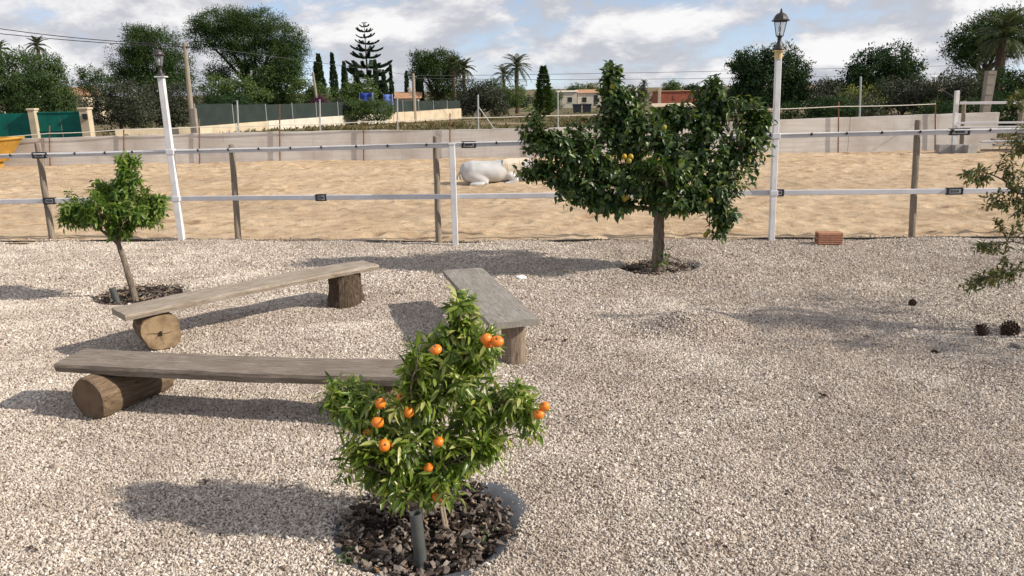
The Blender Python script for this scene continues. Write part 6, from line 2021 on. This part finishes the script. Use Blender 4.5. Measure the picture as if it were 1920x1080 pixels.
T_('bush', 22.0, 50, 'yellowish shrub behind the thin pale post', [(-0.5, 0, 0.8, 1.1, 1, 0.95), (0.6, 0, 0.7, 1.0, 1, 0.9)], 'yellow_leaf', 5, 0.22, 0.1, clump=0.34, group='bushes behind the far fences')
T_('olive_tree', 24.9, 50, 'olive bush in the right-hand hedge, left one', [(-0.8, 0, 1.0, 1.2, 1.1, 1.1), (0.6, 0, 1.2, 1.3, 1.1, 1.0)], 'olive_leaf', 5.4, 0.22, 0.12, clump=0.34, group='bushes behind the far fences')
T_('olive_tree', 27.1, 48, 'olive bush in the right-hand hedge, taller middle one', [(-0.8, 0, 1.2, 1.3, 1.1, 1.2), (0.7, 0, 1.3, 1.3, 1.1, 1.2)], 'olive_leaf', 5.4, 0.22, 0.12, clump=0.34, group='bushes behind the far fences')
T_('olive_tree', 28.0, 44, 'dark olive bush behind the concrete pylon', [(-0.7, 0, 1.4, 1.2, 1.1, 1.3), (0.9, 0, 1.6, 1.4, 1.1, 1.4)], 'dark_leaf', 5.4, 0.22, 0.12, clump=0.34, group='bushes behind the far fences')
T_('bush', 20.5, 33, 'low dark bush just behind the wall at the right', [(-2.0, 0, 0.5, 1.6, .9, 0.7), (0.4, 0, 0.7, 1.6, .9, 0.8)], 'dark_leaf', 6, 0.18, 0.08, clump=0.3, group='bushes behind the far fences')
T_('bush', 15.6, 40, 'low dark bush under the broad tree behind the lamp', [(-0.8, 0, 0.5, 1.1, .9, 0.7), (0.8, 0, 0.6, 1.0, .9, 0.75)], 'dark_leaf', 6, 0.2, 0.08, clump=0.3, group='bushes behind the far fences')
T_('bush', 18.3, 43, 'low olive bush left of the yellowish shrub', [(-0.8, 0, 0.7, 1.1, .9, 0.8), (0.8, 0, 0.6, 1.0, .9, 0.75)], 'olive_leaf', 6, 0.2, 0.08, clump=0.3, group='bushes behind the far fences')
T_('umbrella_pine', 37.2, 62, 'umbrella pine with a flat dark crown at the right edge', [(-1.6, 0, 5.2, 1.7, 1.8, 1.0), (0.2, 0, 6.1, 1.9, 1.8, 1.1), (2.2, 0, 5.6, 2.2, 2, 1.3), (-2.4, 0, 4.4, 1.0, 1.4, .8), (0.2, -.3, 4.6, 2.0, 1.6, .9), (-1.6, 0, 3.5, 1.1, 1.2, .6)], 'pine_leaf', 3.6, 0.30, 0.34, clump=0.46, up=.5, thin=.3, fork=.55)
# bougainvillea and clipped hedge
T_('bougainvillea', -14.4, 61.5, 'purple bougainvillea spilling over the low wall', [(0, 0, 0.9, 0.55, .5, 0.75), (-0.3, -.1, 1.3, .4, .4, .4), (0.25, -.3, 0.2, .35, .3, .5)], 'purple_leaf', 9, 0.16, 0.06, clump=0.25, cat='shrub')
T_('bush', -13.3, 62.5, 'brownish green bush right of the purple bougainvillea', [(0, 0, 0.7, 0.55, .5, 0.8)], 'olive_leaf', 8, 0.18, 0.06, clump=0.26, group='bushes behind the far fences')
for x_, w_, lab in [(-11.75, 0.95, 'left clump of the clipped green hedge on the low wall'), (-10.1, 1.25, 'right clump of the clipped green hedge on the low wall')]:
    T_('clipped_hedge', x_, 60.9, lab, [(0, 0, 0.70, w_, .6, 0.72), (-w_ * .4, 0, .55, w_ * .5, .55, .75), (w_ * .4, 0, .55, w_ * .5, .55, .75)], 'green_leaf', 8, 0.17, 0.07, clump=0.22, shell=.8, group='bushes behind the far fences', cat='hedge')

# dry grass and weeds in the field behind the wall
n = 15000
gx = rng.uniform(-26, 30, n)
gy = 26 + 75 * rng.random(n) ** 1.5
kp = (np.abs(gx) < gy * 0.72 + 1) & (fbm(gx * 0.16, gy * 0.10, 3, 77) + 0.1 > rng.random(n) * 0.6)
gx, gy = gx[kp], gy[kp]
P_ = np.stack([gx, gy, np.interp(gy, [30, 230], [0, -3.0]) - 0.02], 1)
P_ = np.repeat(P_, 5, 0) + rng.normal(size=(len(gx) * 5, 3)) * (0.12, 0.12, 0)
mb = MB()
s_ = rng.uniform(0.10, 0.34, len(P_))
flake_mesh(mb, P_, rng.normal(size=P_.shape) * (0.6, 0.6, 0.1) + (0, 0, 0.8), rdir(len(P_)), s_, s_ * 0.16)
o = mb.build('dry_grass', M['grass_leaf'])
tag(o, 'patchy dry grass and weeds on the field behind the grey wall', 'grass', kind='stuff')
